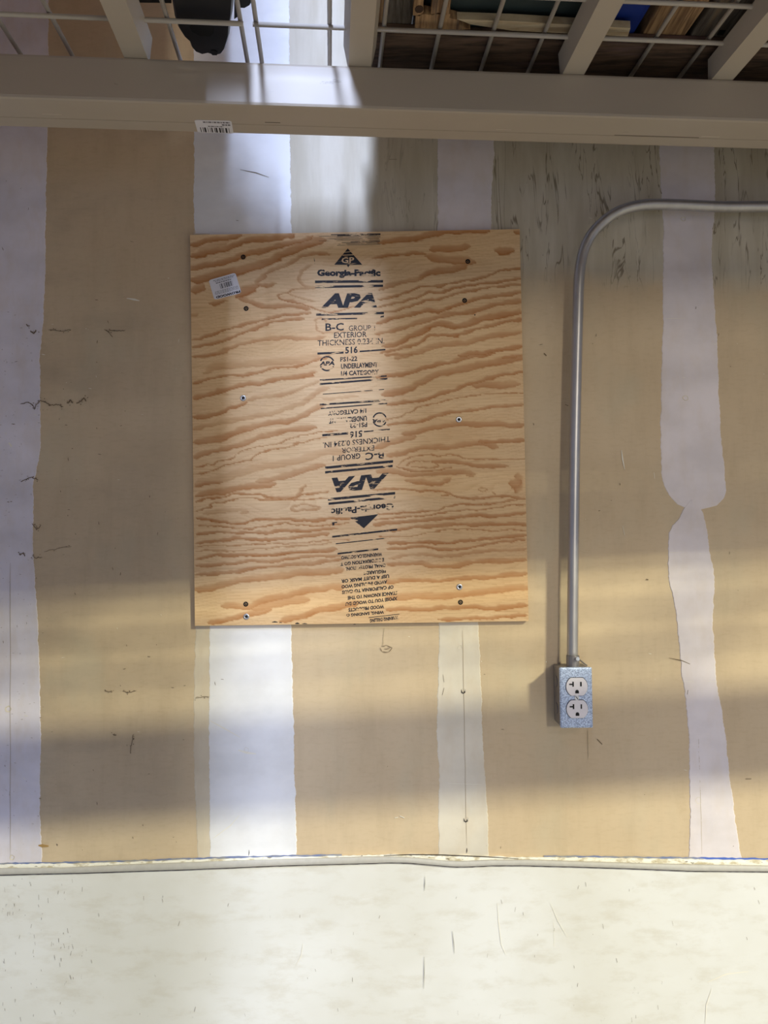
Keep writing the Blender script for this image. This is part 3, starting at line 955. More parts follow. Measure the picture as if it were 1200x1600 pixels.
CROPS = {'TL': (290, 350), 'TR': (560, 350), 'ML': (290, 550), 'MR': (560, 550), 'BL': (290, 750), 'BR': (560, 750)}
SC = 1200 / 270.0
G = {
 'TL': [(40, 1, '30,150 90,130 180,110 300,90 380,80'), (40, 1, '35,225 100,210 180,190 250,175 330,155 400,120 480,105 560,100 650,95 760,80'),
  (40, 1, '35,310 100,295 200,275 300,250 400,215 480,195 560,180 640,150 720,135 800,120 880,90'),
  (56, 1, '40,385 110,380 200,350 280,335 360,330 440,300 520,280 600,255 660,215 740,185 820,150 900,120 960,110'),
  (66, .8, '40,460 100,440 130,420'), (28, 1, '170,555 220,550 290,535'), (28, .8, '560,350 600,320 680,290 750,250 820,220 900,205 1000,210'),
  (34, .8, '490,430 510,390 560,350'), (22, .9, '500,425 560,425 640,415'), (60, 1, '350,500 380,480 430,455 500,430'),
  (34, .9, '370,510 430,530 520,565 620,570 720,570 800,575 870,595'), (22, .7, '880,290 820,320 785,360 790,400 840,430 890,440 780,450'),
  (13, 1, '780,445 700,470 640,505 680,530 770,540 850,565 930,600 1000,610 1100,590 1200,560'), (28, .6, '30,635 90,630'),
  (22, 1, '40,800 130,785 230,750 320,720 420,690 500,680 580,650 650,635 760,630 870,620'),
  (24, 1, '40,855 120,840 220,820 330,780 420,745 500,720 600,680 700,670 820,660'),
  (30, .8, '40,925 130,910 230,895 330,850 420,825 520,800 640,790 760,790 880,795 960,780'), (14, .7, '900,700 905,660 950,655 975,680'),
  (14, .7, '900,700 930,740 1000,750 1100,745'), (40, .4, '100,180 200,150 300,120'), (16, .6, '700,480 800,510 900,540')],
 'TR': [(38, 1, '150,130 230,115 330,105 430,95 500,70 580,55 700,48 900,42'), (26, 1, '100,235 200,220 320,210 400,200 470,205'),
  (48, 1, '500,170 600,170 700,165 770,155'), (56, .9, '480,220 560,240 640,250 720,250 800,260'), (46, .9, '420,380 480,340 560,325 640,320 700,300 760,280'),
  (34, .8, '150,460 200,430 280,410 380,390 430,375'), (56, 1, '950,185 1010,190 1080,185'), (30, 1, '1080,50 1135,70'),
  (18, 1, '130,525 230,510 320,480 400,445 460,432 560,432 650,412 720,400 800,380 900,355 980,325 1050,315 1140,305'),
  (20, 1, '140,575 220,560 330,530 430,500 480,480 560,475 650,450 760,430 860,410 960,400 1140,380'),
  (20, 1, '160,610 260,600 360,570 440,545 480,525 560,520 640,490 740,470 850,445 960,435 1140,415'),
  (30, 1, '130,690 220,660 320,640 400,620 480,600 560,605 640,580 720,550 800,520 900,500 1000,490 1140,470'),
  (32, .9, '120,765 220,745 330,720 430,680 540,645 640,625 740,620 850,590 950,560 1050,540 1140,535'),
  (42, 1, '170,845 270,830 360,780 450,740 520,700 600,690 680,710 760,690 850,660 950,640 1050,620 1140,610'),
  (24, 1, '150,895 280,870 400,830 480,780 560,765 660,775 760,750 850,720 950,700 1040,675 1140,665'),
  (38, .8, '250,930 380,900 480,860 560,840 640,830 760,820 860,790 960,770 1060,760 1140,750'), (28, 1, '700,915 780,900 900,890 1000,865 1140,850'),
  (28, 1, '1000,930 1140,910')],
 'ML': [(20, 1, '40,35 130,20 230,10'), (22, 1, '45,225 130,200 210,180 290,160 400,160 500,140 600,115 720,105 820,85 900,50 1000,30'),
  (50, .5, '130,150 180,110 260,90 400,85 550,75 700,60 850,45 930,20'),
  (36, 1, '50,320 150,295 250,265 330,245 420,220 520,215 620,190 720,180 800,170 900,140'), (30, .6, '430,330 520,310 620,305 720,285 830,240 920,200'),
  (30, 1, '60,450 160,440 250,420 310,390 370,370 420,345'), (36, .6, '50,530 150,510 260,490 380,465 500,440 620,420 720,385 820,350 920,270 990,250'),
  (42, .9, '60,625 150,615 250,600 330,565 420,530 520,505 620,490 740,470 840,430 890,390 960,370'),
  (38, .9, '60,730 140,700 220,680 300,665 400,640 500,600 590,570 700,545 820,530 900,520'),
  (9, 1, '60,805 140,790 250,755 330,735 370,700 430,675 520,660 600,645 680,615 760,590 900,565 1050,540'),
  (10, 1, '60,855 170,830 280,785 380,765 450,740 520,700 600,680 700,660 780,630 900,605 980,595'),
  (54, .5, '70,910 180,890 300,860 400,830 520,800 640,780 760,760 880,720 1000,690 1100,700'), (42, .8, '500,900 600,880 700,860 800,830 900,800 960,790'),
  (24, .5, '950,330 1060,320 1200,300')],
 'MR': [(20, 1, '180,20 260,20 400,10'), (32, 1, '130,170 230,165 330,150 430,120 520,90 620,75 740,40 850,20 950,5'),
  (48, .9, '170,300 250,280 350,250 430,210 500,170 560,150 660,130 760,110 880,80 1000,60 1150,35'),
  (28, 1, '200,360 330,350 450,335 560,290 650,270 740,230 850,200 950,170 1060,150 1150,135'), (48, .8, '800,225 900,225 1000,230 1110,220'),
  (9, 1, '180,470 280,450 340,420 410,390 480,365 580,345 680,320 790,300 900,295 1020,290 1150,287'),
  (24, 1, '200,510 300,490 430,480 520,445 620,420 720,410 830,400 920,380 1050,370 1150,360'),
  (38, .9, '300,570 400,560 500,530 600,510 720,500 850,505 960,495 1060,510 1150,500'), (48, .8, '130,660 220,630 320,600 400,580'),
  (38, .8, '200,720 300,700 400,670 500,655 620,660 740,645 860,630 960,660'), (28, 1, '830,620 960,620 1150,610'),
  (9, 1, '270,790 310,750 370,725 480,718 650,718 760,735 880,742 1000,745 1160,748'), (12, 1, '270,800 350,820 440,825 560,815 650,800'),
  (9, .9, '325,785 370,765 440,750 520,765 560,785 500,800 400,798 325,785'), (28, .9, '520,755 640,760 760,775 880,790 1040,795'),
  (36, .8, '130,830 250,830 330,850 440,850 560,845 660,835 740,830 810,850'), (28, .8, '330,890 440,900 560,905 640,880'), (30, .8, '750,860 790,860'),
  (60, .8, '1100,850 1110,880 1080,930')],
 'BL': [(30, .9, '70,35 160,20 260,5'), (42, .9, '70,105 160,90 250,80 330,65 420,45 520,35 620,25'),
  (14, 1, '70,150 170,125 260,115 340,95 430,100 520,100 600,125 700,130 800,100 900,90 1000,80'), (24, .8, '550,120 650,125 760,115 800,70 830,30'),
  (12, 1, '70,215 150,195 190,165 260,155 340,135 430,125 520,130 600,140 800,135 990,130'), (34, .5, '130,235 220,215 320,205 420,215 380,235'),
  (16, .7, '720,190 800,170 900,180 930,195 850,210 760,205 720,190'), (22, 1, '70,260 160,270 250,290 340,300 420,295 500,275 600,275 720,270 850,280 1000,270 1150,265'),
  (10, 1, '70,310 170,315 270,325 380,340 480,335 580,320 700,300 850,315 1000,310 1150,295'),
  (22, 1, '70,380 150,365 250,360 350,370 450,365 560,365 650,350 760,355 900,345 1050,335'),
  (26, 1, '70,435 170,430 260,420 350,400 430,405 520,410 620,410 740,400 860,385 1000,370'),
  (9, .9, '70,460 200,455 300,455 420,445 560,440 700,445 850,430 1020,415 1150,410'), (8, .8, '70,495 200,490 330,495 460,485 600,470 750,460 900,445 1040,430'),
  (26, 1, '70,545 150,530 210,515 280,520 400,525 520,520 650,515 780,500 900,490 1050,480'),
  (24, .9, '70,595 170,590 270,580 400,570 520,560 640,560 780,540 900,530 1070,520'), (26, .9, '70,655 180,650 290,640 400,625 500,610 600,600 740,590 860,580 1000,560 1100,550'),
  (48, .8, '70,755 170,750 270,720 350,700 450,685 580,675 700,660 800,640 900,635 1000,630 1100,620'),
  (48, .8, '260,870 350,870 440,880 500,850 600,820 700,800 800,775 900,760 1000,745 1100,740'), (60, .7, '460,890 560,870 660,850 760,830 850,830'),
  (40, .9, '160,1000 230,980 320,960 400,940 500,920 600,900'), (44, .9, '660,975 740,960 830,940 920,900 1000,890 1100,870 1200,850')],
 'BR': [(28, .9, '380,20 500,25 620,15'), (18, 1, '100,70 200,60 300,60 380,70 470,70 560,75 620,85 670,110 740,125 860,125 1000,115 1160,130'), (14, 1, '580,105 640,100'),
  (10, .8, '820,65 850,50 890,65 850,82 820,65'), (66, .9, '1060,20 1110,40 1100,80'), (26, .9, '940,80 950,100'),
  (13, 1, '130,240 250,230 380,220 480,215 560,210 620,185 720,165 820,170 920,165 1020,150 1100,140'),
  (12, 1, '100,275 250,260 400,245 550,235 650,215 760,205 880,200 1000,185 1100,170 1160,175'),
  (28, 1, '100,310 230,295 350,290 470,275 600,265 720,255 840,240 900,250 1000,245 1100,230 1165,230'),
  (26, 1, '200,350 330,340 420,320 540,320 660,305 780,310 900,300 1020,305 1165,310'),
  (9, 1, '130,395 300,395 400,385 500,365 600,350 700,345 820,345 960,350 1100,345 1165,350'),
  (22, 1, '200,440 330,435 450,430 540,435 660,430 770,415 880,405 1000,395 1165,385'), (22, 1, '200,480 320,470 440,460 520,475 640,480 760,470 860,450 980,425 1165,415'),
  (24, .7, '220,545 320,525 420,515 530,525 640,530 760,510 860,495 1000,485 1165,480'), (32, .9, '200,590 320,585 440,580 560,600 680,595 800,570 900,560 1030,560 1165,550'),
  (28, .9, '190,710 300,695 400,690 520,700 640,690 760,680 880,680 980,670 1060,655 1175,655'),
  (48, .8, '200,820 320,810 420,800 520,805 640,800 760,790 880,775 980,755 1060,750 1175,745'), (34, .9, '200,900 320,890 440,900 560,885 680,885 800,880 920,890 1050,880 1175,870'),
  (26, 1, '560,970 680,965 800,955 900,955 1000,945 1100,940 1175,935')],
}
NX, NY = 340, 400
ss, tt = np.meshgrid(np.linspace(0, 1, NX), np.linspace(0, 1, NY))
P4 = np.array(PLY, float)
PXg = (1 - tt) * ((1 - ss) * P4[0, 0] + ss * P4[1, 0]) + tt * ((1 - ss) * P4[3, 0] + ss * P4[2, 0])
PYg = (1 - tt) * ((1 - ss) * P4[0, 1] + ss * P4[1, 1]) + tt * ((1 - ss) * P4[3, 1] + ss * P4[2, 1])


def vnoise(x, y, seed):
    r = np.random.default_rng(seed)
    T = r.random((64, 64))
    xi, yi = np.floor(x).astype(int), np.floor(y).astype(int)
    fx, fy = x - xi, y - yi
    fx, fy = fx * fx * (3 - 2 * fx), fy * fy * (3 - 2 * fy)
    a, b = T[yi % 64, xi % 64], T[yi % 64, (xi + 1) % 64]
    c, d = T[(yi + 1) % 64, xi % 64], T[(yi + 1) % 64, (xi + 1) % 64]
    return (a * (1 - fx) + b * fx) * (1 - fy) + (c * (1 - fx) + d * fx) * fy


WY = PYg + (vnoise(PXg / 14, PYg / 6, 3) - .5) * 3.2 + (vnoise(PXg / 5, PYg / 3, 5) - .5) * 1.6
WX = PXg + (vnoise(PXg / 10, PYg / 4, 9) - .5) * 6
grain = np.zeros_like(PXg)
for key, strokes in G.items():
    ox, oy = CROPS[key]
    for th, st, s in strokes:
        pts = [tuple(float(q) for q in t.split(',')) for t in s.split()]
        pts = [(ox + a / SC, oy + b / SC) for a, b in pts]
        if len(pts) > 2:
            pts = [(v.x, v.y) for v in catmull([Vector((a, b, 0)) for a, b in pts], 3)]
        hw = max(th / SC / 2, 1.0)
        tot = sum(math.dist(a, b) for a, b in zip(pts, pts[1:]))
        xs_, ys_ = [p[0] for p in pts], [p[1] for p in pts]
        m = (PXg > min(xs_) - 18) & (PXg < max(xs_) + 18) & (PYg > min(ys_) - 18) & (PYg < max(ys_) + 18)
        if not m.any():
            continue
        qx, qy = WX[m], WY[m]
        best = np.full(qx.shape, 1e9)
        sd = np.zeros(qx.shape)
        arc = np.zeros(qx.shape)
        run = 0.0
        for a, b in zip(pts, pts[1:]):
            dx_, dy_ = b[0] - a[0], b[1] - a[1]
            l2 = dx_ * dx_ + dy_ * dy_ + 1e-9
            t = np.clip(((qx - a[0]) * dx_ + (qy - a[1]) * dy_) / l2, 0, 1)
            ex, ey = qx - (a[0] + t * dx_), qy - (a[1] + t * dy_)
            d = np.hypot(ex, ey)
            up = d < best
            best = np.where(up, d, best)
            sgn = np.sign(ey) if abs(dx_) > abs(dy_) * 0.4 else np.sign(dx_ * ey - dy_ * ex)
            sd = np.where(up, d * sgn, sd)
            arc = np.where(up, run + t * math.sqrt(l2), arc)
            run += math.sqrt(l2)
        endw = np.clip(np.minimum(arc, tot - arc) / 10.0 + 0.45, 0, 1)
        u = sd / (hw * endw)
        top = np.clip((u + 1.5) / 1.6, 0, 1)
        bot = np.clip((1.15 - u) / 0.30 * max(1, hw / 4), 0, 1)
        val = st * (0.55 + 0.45 * np.clip((u + 1) / 2, 0, 1)) * np.clip((u + 1.25) / .5, 0, 1) * bot
        edge = np.clip(1 - np.abs(u - .85) / .3, 0, 1) * .12
        val = np.clip(val + edge * st * (bot > .3), 0, 1.1)
        val = np.where(best > hw * 2.2 + 2, 0, val)
        cur = grain[m]
        grain[m] = np.maximum(cur, val)
# faint general growth rings between the traced ones
ph = PYg * 0.19 + (PXg - 560) * 0.022 + vnoise(PXg / 60, PYg / 25, 12) * 4.5
faint = np.clip((np.mod(ph, 1.0) - .25) / .75, 0, 1) ** 2 * 0.20
grain = np.clip(np.maximum(grain * 0.88, faint) + 0.03, 0, 1)

vs_ = [tuple(wp(PXg[j, i], PYg[j, i], PLY_Y)) for j in range(NY) for i in range(NX)]
fs_ = [(j * NX + i, (j + 1) * NX + i, (j + 1) * NX + i + 1, j * NX + i + 1) for j in range(NY - 1) for i in range(NX - 1)]
me = bpy.data.meshes.new('face_veneer')
me.from_pydata(vs_, [], fs_)
atr = me.attributes.new('grain', 'FLOAT', 'POINT')
atr.data.foreach_set('value', grain.ravel().astype(np.float32))
me.update()
veneer = mesh_obj('face_veneer', me, M_PLY, ply)
bm = bmesh.new()
prism(bm, [wp(x, y, PLY_Y + 0.0003) for x, y in PLY], (0, PLY_T, 0))
core = new_obj('plywood_core', bm, M_PLY_EDGE, ply)
# dark chipped spots along the lower edge
for (x0, x1, y, th) in ((425, 434, 972.2, 2.2), (436, 441, 973.2, 1.2), (461, 468, 974.4, 2.6), (472, 480, 974.8, 1.5), (552, 556, 976, 1.0)):
    bm = bmesh.new()
    stroke(bm, [(x0, y), ((x0 + x1) / 2, y - .6), (x1, y)], th, y=PLY_Y - 0.0002)
    new_obj('edge_chip', bm, M_MARK_BLACK, ply)
bm = bmesh.new()
c = wp(742, 492, PLY_Y - 0.0002)
prism(bm, [c + Vector((math.cos(a) * .0012, 0, math.sin(a) * .0012)) for a in np.linspace(0, 6.28, 9)[:-1]], (0, .0001, 0))
new_obj('pin_hole', bm, M_SLOT, ply)


# screws
def screw(x, y, zinc, parent, yface, r_=0.0050):
    c = wp(x, y, yface)
    bm = bmesh.new()
    prev = None
    prof = ((1.0, 0.0), (1.0, -0.0004), (0.8, -0.0009), (0.45, -0.0011), (0.42, -0.0003)) if zinc else ((1.0, 0.0001), (0.95, -0.0002), (0.7, 0.0), (0.4, 0.0006), (0.2, 0.0009))
    for k, (q, dy) in enumerate(prof):
        ring = [bm.verts.new(c + Vector((math.cos(a) * r_ * q, dy, math.sin(a) * r_ * q))) for a in np.linspace(0, 2 * math.pi, 17)[:-1]]
        if prev:
            for i in range(16):
                bm.faces.new((prev[i], prev[(i + 1) % 16], ring[(i + 1) % 16], ring[i]))
        prev = ring
    bm.faces.new(prev)
    o = new_obj('screw_head', bm, M_ZINC if zinc else M_BLACKSCREW, parent, smooth=True)
    bm = bmesh.new()
    for a in (0.5, 0.5 + math.pi / 2):
        M = Matrix.Translation(c) @ Matrix.Rotation(a, 4, 'Y')
        box(bm, (0, -0.0010 if zinc else 0, 0), (r_ * 1.0, 0.0006, r_ * 0.26), M)
    new_obj('drive_recess', bm, M_SLOT, o)
    return o


for x, y in ((380, 401.5), (384.5, 482), (731, 408.5), (726, 469.5), (384, 944), (719.5, 941)):
    tag(screw(x, y, False, ply, PLY_Y - 0.0004, 0.0042), 'black countersunk screw head')
for x, y in ((380, 622), (717, 655.5), (385, 963.5), (718, 917)):
    tag(screw(x, y, True, ply, PLY_Y - 0.0004, 0.0051), 'shiny zinc screw head')


# ---- ink stamps
def text_geo(body, bold=0.0, shear=0.0):
    cu = bpy.data.curves.new('t', 'FONT')
    cu.body = body
    cu.offset = bold
    cu.shear = shear
    cu.resolution_u = 2
    o = bpy.data.objects.new('t', cu)
    C.objects.link(o)
    dg = bpy.context.evaluated_depsgraph_get()
    m = bpy.data.meshes.new_from_object(o.evaluated_get(dg))
    V = [(v.co.x, v.co.y) for v in m.vertices]
    Fc = [tuple(p.vertices) for p in m.polygons]
    bpy.data.objects.remove(o)
    bpy.data.curves.remove(cu)
    bpy.data.meshes.remove(m)
    x0, x1 = min(v[0] for v in V), max(v[0] for v in V)
    y0, y1 = min(v[1] for v in V), max(v[1] for v in V)
    return [((a - x0) / (x1 - x0), (b - y0) / (y1 - y0)) for a, b in V], Fc


class Ink:
    def __init__(self, ox, oy, sc, mapper):
        self.o = (ox, oy, sc)
        self.map = mapper
        self.V, self.F = [], []

    def p(self, x, y):
        ox, oy, sc = self.o
        return self.map(ox + x / sc, oy + y / sc)

    def add(self, pts, faces):
        n = len(self.V)
        self.V += [tuple(self.p(*q)) for q in pts]
        self.F += [tuple(n + i for i in f) for f in faces]

    def quad(self, xl, xr, cyl, cyr, h, body, flip=False, bold=0.0, shear=0.0):
        V, Fc = text_geo(body, bold, shear)
        pts = []
        for u, v in V:
            if flip:
                u, v = 1 - u, 1 - v
            pts.append((xl + (xr - xl) * u, cyl + (cyr - cyl) * u + h * (0.5 - v)))
        self.add(pts, Fc)

    def corners(self, tl, tr, br, bl, body, u0, u1, v0, v1, flip=False, bold=0.0):
        V, Fc = text_geo(body, bold)
        pts = []
        for u, v in V:
            if flip:
                u, v = 1 - u, 1 - v
            u = u0 + (u1 - u0) * u
            v = v1 - (v1 - v0) * v
            pts.append(self.bil(tl, tr, br, bl, u, v))
        self.add(pts, Fc)

    @staticmethod
    def bil(tl, tr, br, bl, u, v):
        return tuple((1 - v) * ((1 - u) * tl[k] + u * tr[k]) + v * ((1 - u) * bl[k] + u * br[k]) for k in (0, 1))

    def bar(self, x0, y0, x1, y1, t, n=10):
        top = [(x0 + (x1 - x0) * i / n, y0 + (y1 - y0) * i / n - t / 2) for i in range(n + 1)]
        bot = [(a, b + t) for a, b in top]
        self.add(top + bot, [(i, i + 1, n + 2 + i, n + 1 + i) for i in range(n)])

    def ring(self, cx, cy, r0, r1, a0, a1, n=14):
        A = [a0 + (a1 - a0) * i / n for i in range(n + 1)]
        pts = [(cx + math.cos(a) * r0, cy + math.sin(a) * r0) for a in A] + [(cx + math.cos(a) * r1, cy + math.sin(a) * r1) for a in A]
        self.add(pts, [(i, i + 1, n + 2 + i, n + 1 + i) for i in range(n)])

    def build(self, name, mat, parent):
        me = bpy.data.meshes.new(name)
        me.from_pydata(self.V, [], self.F)
        me.update()
        return mesh_obj(name, me, mat, parent)


ply_map = lambda x, y: wp(x, y, PLY_Y - 0.00025)
ply_map2 = lambda x, y: wp(x, y, PLY_Y - 0.0004)
K = 985 / 160.0
i1 = Ink(480, 350, K, ply_map)
rs = random.Random(5)
for k in range(13):
    y = 98 + k * 8.5
    x0 = rs.uniform(110, 300) + (k > 7) * 120
    i1.bar(x0, y + rs.uniform(-3, 3) + 4, 705 - rs.uniform(0, 20) * (k > 3), y - 4, 7.5 if k < 2 else rs.uniform(2, 4.5))
i1.add([(390, 235), (260, 392), (380, 392), (395, 418), (410, 392), (530, 392)], [(0, 1, 2, 3, 4, 5)])
i1.quad(95, 705, 478, 478, 84, 'Georgia-Pacific', bold=0.055)
i1.bar(75, 556, 730, 551, 24)
i1.bar(75, 606, 730, 594, 22)
i1.quad(130, 672, 738, 733, 140, 'APA', bold=0.05, shear=0.22)
i1.bar(85, 872, 738, 856, 22)
i1.bar(140, 915, 480, 908, 13)
i1.bar(705, 896, 738, 888, 16)
i1.quad(175, 352, 992, 988, 74, 'B-C', bold=0.02)
i1.quad(400, 652, 1003, 996, 52, 'GROUP 1', bold=0.004)
i1.quad(258, 572, 1070, 1060, 54, 'EXTERIOR', bold=0.01)
i1.quad(100, 742, 1146, 1122, 56, 'THICKNESS 0.234 IN.', bold=0.008)
i1.quad(365, 486, 1214, 1208, 66, '516', bold=0.03)
i1.bar(98, 1246, 350, 1236, 20)
i1.bar(504, 1226, 752, 1208, 14)
i1.ring(191, 1343, 60, 74, -2.75, -0.4)
i1.ring(191, 1343, 60, 74, 0.4, 2.75)
i1.quad(118, 264, 1342, 1338, 40, 'APA', bold=0.05, shear=0.15)
i1.quad(318, 482, 1302, 1294, 46, 'PS1-22', bold=0.03)
i1.quad(325, 678, 1370, 1352, 50, 'UNDERLAYMENT', bold=0.035)
i1.quad(325, 690, 1438, 1422, 46, '1/4 CATEGORY', bold=0.035)
i1.bar(120, 1502, 765, 1462, 13)
i1.bar(120, 1540, 772, 1488, 17)
i1.bar(66, 335, 74, 372, 30, 1)
i1.build('ink_stamp', M_INK, ply)
gp = Ink(480, 350, K, ply_map2)
gp.quad(330, 452, 350, 346, 56, 'GP', bold=0.02)
gp.bar(340, 300, 445, 296, 7)
gp.bar(358, 272, 425, 266, 5)
gp.build('stamp_letters', M_PLY_SPOT, ply)

i2 = Ink(480, 600, K, ply_map)
i2.bar(150, 98, 740, 52, 7)
i2.bar(120, 198, 770, 157, 17)
i2.bar(130, 236, 770, 186, 11)
i2.ring(697, 342, 57, 70, 0.35, 2.85)
i2.ring(697, 342, 57, 70, -2.85, -0.35)
i2.quad(628, 768, 356, 346, 40, 'APA', True, 0.04, 0.15)
i2.quad(200, 568, 284, 256, 44, '1/4 CATEGORY', True, 0.03)
i2.quad(210, 574, 358, 328, 50, 'UNDERLAYMENT', True, 0.04)
i2.quad(410, 577, 402, 390, 46, 'PS1-22', True, 0.03)
i2.bar(145, 493, 395, 474, 21)
i2.quad(410, 530, 490, 476, 64, '516', True, 0.03)
i2.bar(545, 459, 795, 435, 12)
i2.quad(150, 797, 590, 530, 54, 'THICKNESS 0.234 IN.', True, 0.012)
i2.quad(330, 645, 640, 614, 50, 'EXTERIOR', True, 0.01)
i2.quad(560, 738, 698, 680, 72, 'B-C', True, 0.02)
i2.quad(246, 512, 716, 690, 54, 'GROUP 1', True, 0.02)
i2.bar(172, 806, 826, 744, 24)
i2.bar(172, 850, 822, 788, 22)
i2.quad(235, 785, 975, 925, 142, 'APA', True, 0.05, 0.22)
i2.bar(200, 1110, 846, 1050, 24)
i2.bar(205, 1152, 846, 1088, 22)
i2.quad(230, 832, 1222, 1166, 84, 'Georgia-Pacific', True, 0.035)
i2.add([(412, 1285), (560, 1268), (685, 1252), (545, 1388)], [(0, 1, 2, 3)])
i2.bar(238, 1336, 288, 1330, 10, 2)
i2.bar(242, 1350, 262, 1346, 24, 2)
i2.bar(240, 1470, 866, 1400, 17)
i2.bar(275, 1537, 802, 1478, 9)
i2.build('ink_stamp', M_INK, ply)

i3 = Ink(400, 840, 5.0, ply_map)
i3.bar(637, 126, 955, 90, 13)
for (xl, yl, xr, yr, s) in ((665, 158, 985, 130, 'WARNINGS.CA.GOV/WO'), (660, 208, 1000, 172, 'E INFORMATION GO T'), (700, 245, 1015, 215, 'ONAL PROTECTION.'),
                            (840, 278, 1015, 262, 'FEGUARDS'), (665, 342, 1040, 300, 'USE A DUST MASK OR'), (668, 385, 1025, 345, 'AVOID INHALING WOO'),
                            (672, 428, 1075, 385, 'OF CALIFORNIA TO CAUS'), (715, 472, 1105, 432, 'STANCE KNOWN TO THE'), (700, 520, 1105, 475, 'XPOSE YOU TO WOOD DU'),
                            (722, 566, 1000, 538, 'WOOD PRODUCTS'), (705, 605, 1000, 580, 'WING, SANDING O'), (890, 650, 1112, 624, 'WARNING: DRILLING')):
    i3.quad(xl, xr, yl, yr, 29, s, True, 0.045)
i3.bar(880, 625, 1120, 598, 5)
i3.build('ink_stamp', M_INK, ply)


# ---- stickers
def rounded_quad(tl, tr, br, bl, r=0.09, n=4):
    pts = []
    for (cu, cv, a0) in ((r, r, math.pi), (1 - r, r, 1.5 * math.pi), (1 - r, 1 - r, 0), (r, 1 - r, 0.5 * math.pi)):
        for k in range(n + 1):
            a = a0 + k / n * math.pi / 2
            pts.append(Ink.bil(tl, tr, br, bl, cu + math.cos(a) * r, cv + math.sin(a) * r))
    return pts


def sticker(name, label, parent, corners, m0, m1, thick, title, bars, lines):
    tl, tr, br, bl = corners
    bm = bmesh.new()
    prism(bm, [m0(*p) for p in rounded_quad(tl, tr, br, bl)], thick)
    st = tag(new_obj(name, bm, M_STICKER, parent), label)
    ik = Ink(0, 0, 1, m1)
    (u0, u1, v0, v1) = bars
    r = random.Random(3)
    u = u0
    while u < u1:
        wd = r.choice((0.008, 0.012, 0.02, 0.028)) * (u1 - u0) / 0.5
        ik.add([Ink.bil(tl, tr, br, bl, a, b) for a, b in ((u, v0), (min(u + wd, u1), v0), (min(u + wd, u1), v1), (u, v1))], [(0, 1, 2, 3)])
        u += wd + r.choice((0.010, 0.014, 0.03)) * (u1 - u0) / 0.5
    if title:
        s, a, b, c, d = title
        ik.corners(tl, tr, br, bl, s, a, b, c, d, True, 0.05)
    ik.build('barcode', M_PRINT, st)
    ik = Ink(0, 0, 1, m1)
    for (a, b, v, h) in lines:
        u = a
        while u < b:
            l = r.uniform(0.02, 0.09)
            ik.add([Ink.bil(tl, tr, br, bl, *q) for q in ((u, v), (min(u + l, b), v), (min(u + l, b), v + h), (u, v + h))], [(0, 1, 2, 3)])
            u += l + 0.018
    ik.build('fine_print', M_PRINT_GREY, st)
    return st


sticker('price_sticker', 'white barcode sticker stuck crooked on the plywood', ply,
        [(326, 437.8), (367.8, 426), (377.3, 457.6), (335, 468.5)],
        lambda x, y: wp(x, y, PLY_Y - 0.0006), lambda x, y: wp(x, y, PLY_Y - 0.0007), (0, 0.0003, 0),
        ('PROWOOD', 0.08, 0.97, 0.85, 0.97), (0.33, 0.80, 0.32, 0.56),
        [(0.15, 0.95, 0.08, 0.03), (0.2, 0.9, 0.14, 0.03), (0.22, 0.8, 0.22, 0.045), (0.1, 0.95, 0.63, 0.025), (0.08, 0.95, 0.69, 0.025), (0.08, 0.95, 0.75, 0.025)])
BZ0 = 0.0
sticker('rack_sticker', 'white barcode sticker on the underside of the beam', rear_beam,
        [(303.5, 187.5), (361.5, 189), (365, 208.8), (309, 207)],
        lambda x, y: RACK @ ruv(x, y, -0.0005), lambda x, y: RACK @ ruv(x, y, -0.0007), (0, 0, 0.0003),
        None, (0.10, 0.92, 0.58, 0.96),
        [(0.22, 0.95, 0.10, 0.11), (0.72, 0.95, 0.28, 0.12), (0.33, 0.75, 0.44, 0.08)])

# ------------------------------------------------------------------ conduit
CY = -0.030
PATH = [(2150, 335), (1800, 331), (1420, 326), (1300, 324.5), (1200, 323), (1130, 323), (1080, 321), (1040, 319.5), (1010, 320), (985, 324), (962, 333), (941, 348), (924, 367), (913, 389),
        (907, 415), (904, 450), (902, 520), (900, 600), (898, 700), (896, 850), (895, 960), (894.5, 1030)]
conduit = thing('conduit', 'bent galvanised steel conduit running down to the outlet box', 'conduit', wp(894.5, 1030, CY))
bm = bmesh.new()
tube(bm, catmull([wp(x, y, CY) for x, y in PATH], 6), 0.0090, 20)
new_obj('pipe', bm, M_CONDUIT, conduit, smooth=True)
bm = bmesh.new()
c0, c1 = wp(895, 1024, CY), wp(895, 1041, CY)
tube(bm, [c0, c0 + Vector((0, 0, -.001)), c1], 0.0105, 20)
new_obj('connector', bm, M_BOX_METAL, conduit, smooth=False)
bm = bmesh.new()
cs = wp(900, 1030, CY - 0.011)
tube(bm, [cs + Vector((0, 0.004, 0)), cs + Vector((0.002, -0.004, 0.001))], 0.0032, 10)
box(bm, (cs.x + .001, cs.y - .0045, cs.z), (0.0045, 0.001, 0.0012))
new_obj('set_screw', bm, M_ZINC, conduit)
bm = bmesh.new()
tube(bm, catmull([wp(901, 1029, CY - 0.004), wp(907, 1032, -0.02), wp(913, 1037, -0.012), wp(917, 1040, -0.008)], 5), 0.0012, 8)
new_obj('clip_wire', bm, M_BOX_METAL, conduit, smooth=True)

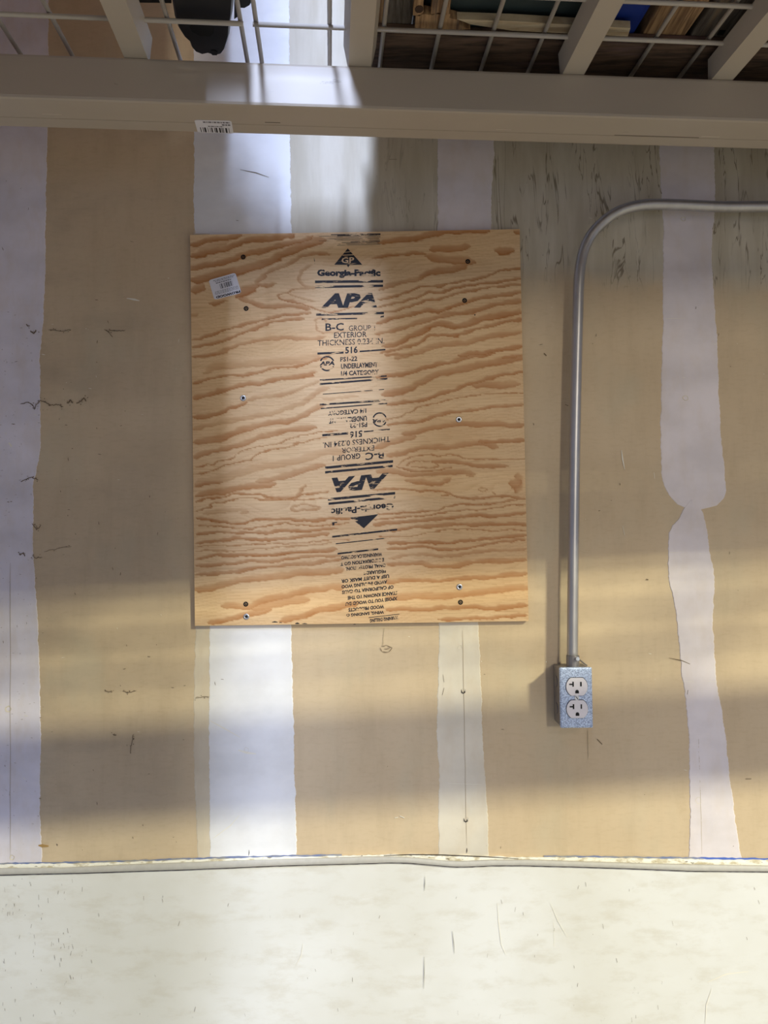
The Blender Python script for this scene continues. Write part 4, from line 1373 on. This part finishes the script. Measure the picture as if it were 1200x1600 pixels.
# ------------------------------------------------------------------ outlet box
BY = -0.048
tl, br = wp(874, 1043, BY), wp(927, 1137.5, BY)
ox, oz = (tl.x + br.x) / 2, (tl.z + br.z) / 2
ow, oh = br.x - tl.x, tl.z - br.z
outlet = thing('outlet_box', 'galvanised outlet box with two white sockets below the conduit', 'outlet', (ox, 0, oz - oh / 2))
bm = bmesh.new()
box(bm, (ox - 0.001, -0.0225, oz), (ow - 0.003, 0.044, oh - 0.003), None, 0.003)
new_obj('box_body', bm, M_BOX_METAL, outlet)
for zz in (oz + 0.022, oz - 0.022):
    bm = bmesh.new()
    tube(bm, [(ox - ow / 2 + 0.0008, -0.022, zz), (ox - ow / 2 - 0.0006, -0.022, zz)], 0.009, 16)
    new_obj('knockout', bm, M_BOX_METAL, outlet)
bm = bmesh.new()
box(bm, (ox, -0.0453, oz), (ow, 0.006, oh), None, 0.0028)
cover = new_obj('cover_plate', bm, M_SPANGLE, outlet)


def receptacle(zc, worn):
    bm = bmesh.new()
    pts = []
    R_, hh = 0.0172, 0.0142
    for k in range(40):
        a = 2 * math.pi * k / 40
        x, z = math.cos(a) * R_, math.sin(a) * R_
        pts.append(Vector((ox + 0.0008 + x, -0.0482, zc + max(-hh, min(hh, z)))))
    prism(bm, pts, (0, -0.0022, 0))
    o = new_obj('receptacle', bm, M_RECEPT, outlet)
    rim = bmesh.new()
    outp = [Vector((ox + .0008 + (p.x - ox - .0008) * 1.045, -0.0483, zc + (p.z - zc) * 1.05)) for p in pts]
    prism(rim, outp, (0, -0.0003, 0))
    new_obj('rim_gap', rim, M_SLOT, o)
    yb = -0.0505
    cxx = ox + 0.0008
    s = bmesh.new()
    box(s, (cxx - 0.0062, yb, zc + 0.0042), (0.0024, 0.0006, 0.0078))
    box(s, (cxx - 0.0098, yb, zc + 0.0040), (0.0052, 0.0006, 0.0022))
    new_obj('slot', s, M_SLOT, o)
    s = bmesh.new()
    box(s, (cxx + 0.0064, yb, zc + 0.0042), (0.0026 if worn else 0.0021, 0.0006, 0.0072))
    new_obj('slot', s, M_SLOT, o)
    s = bmesh.new()
    gp_ = [Vector((cxx + math.cos(a) * .0029, yb - .0003, zc - .0078 + math.sin(a) * .0029)) for a in np.linspace(0, math.pi, 9)]
    gp_ += [Vector((cxx - .0029, yb - .0003, zc - .0106)), Vector((cxx + .0029, yb - .0003, zc - .0106))]
    prism(s, gp_, (0, 0.0006, 0))
    new_obj('ground_hole', s, M_SLOT, o)


receptacle(oz + 0.0180, True)
receptacle(oz - 0.0178, False)
bm = bmesh.new()
tube(bm, [(ox + .0006, -0.0482, oz), (ox + .0006, -0.0494, oz)], 0.0039, 14)
sc_ = new_obj('cover_screw', bm, M_ZINC, outlet)
bm = bmesh.new()
box(bm, (0, 0, 0), (0.0056, 0.0004, 0.001), Matrix.Translation((ox + .0006, -0.0495, oz)) @ Matrix.Rotation(0.9, 4, 'Y'))
new_obj('screw_slot', bm, M_SLOT, sc_)
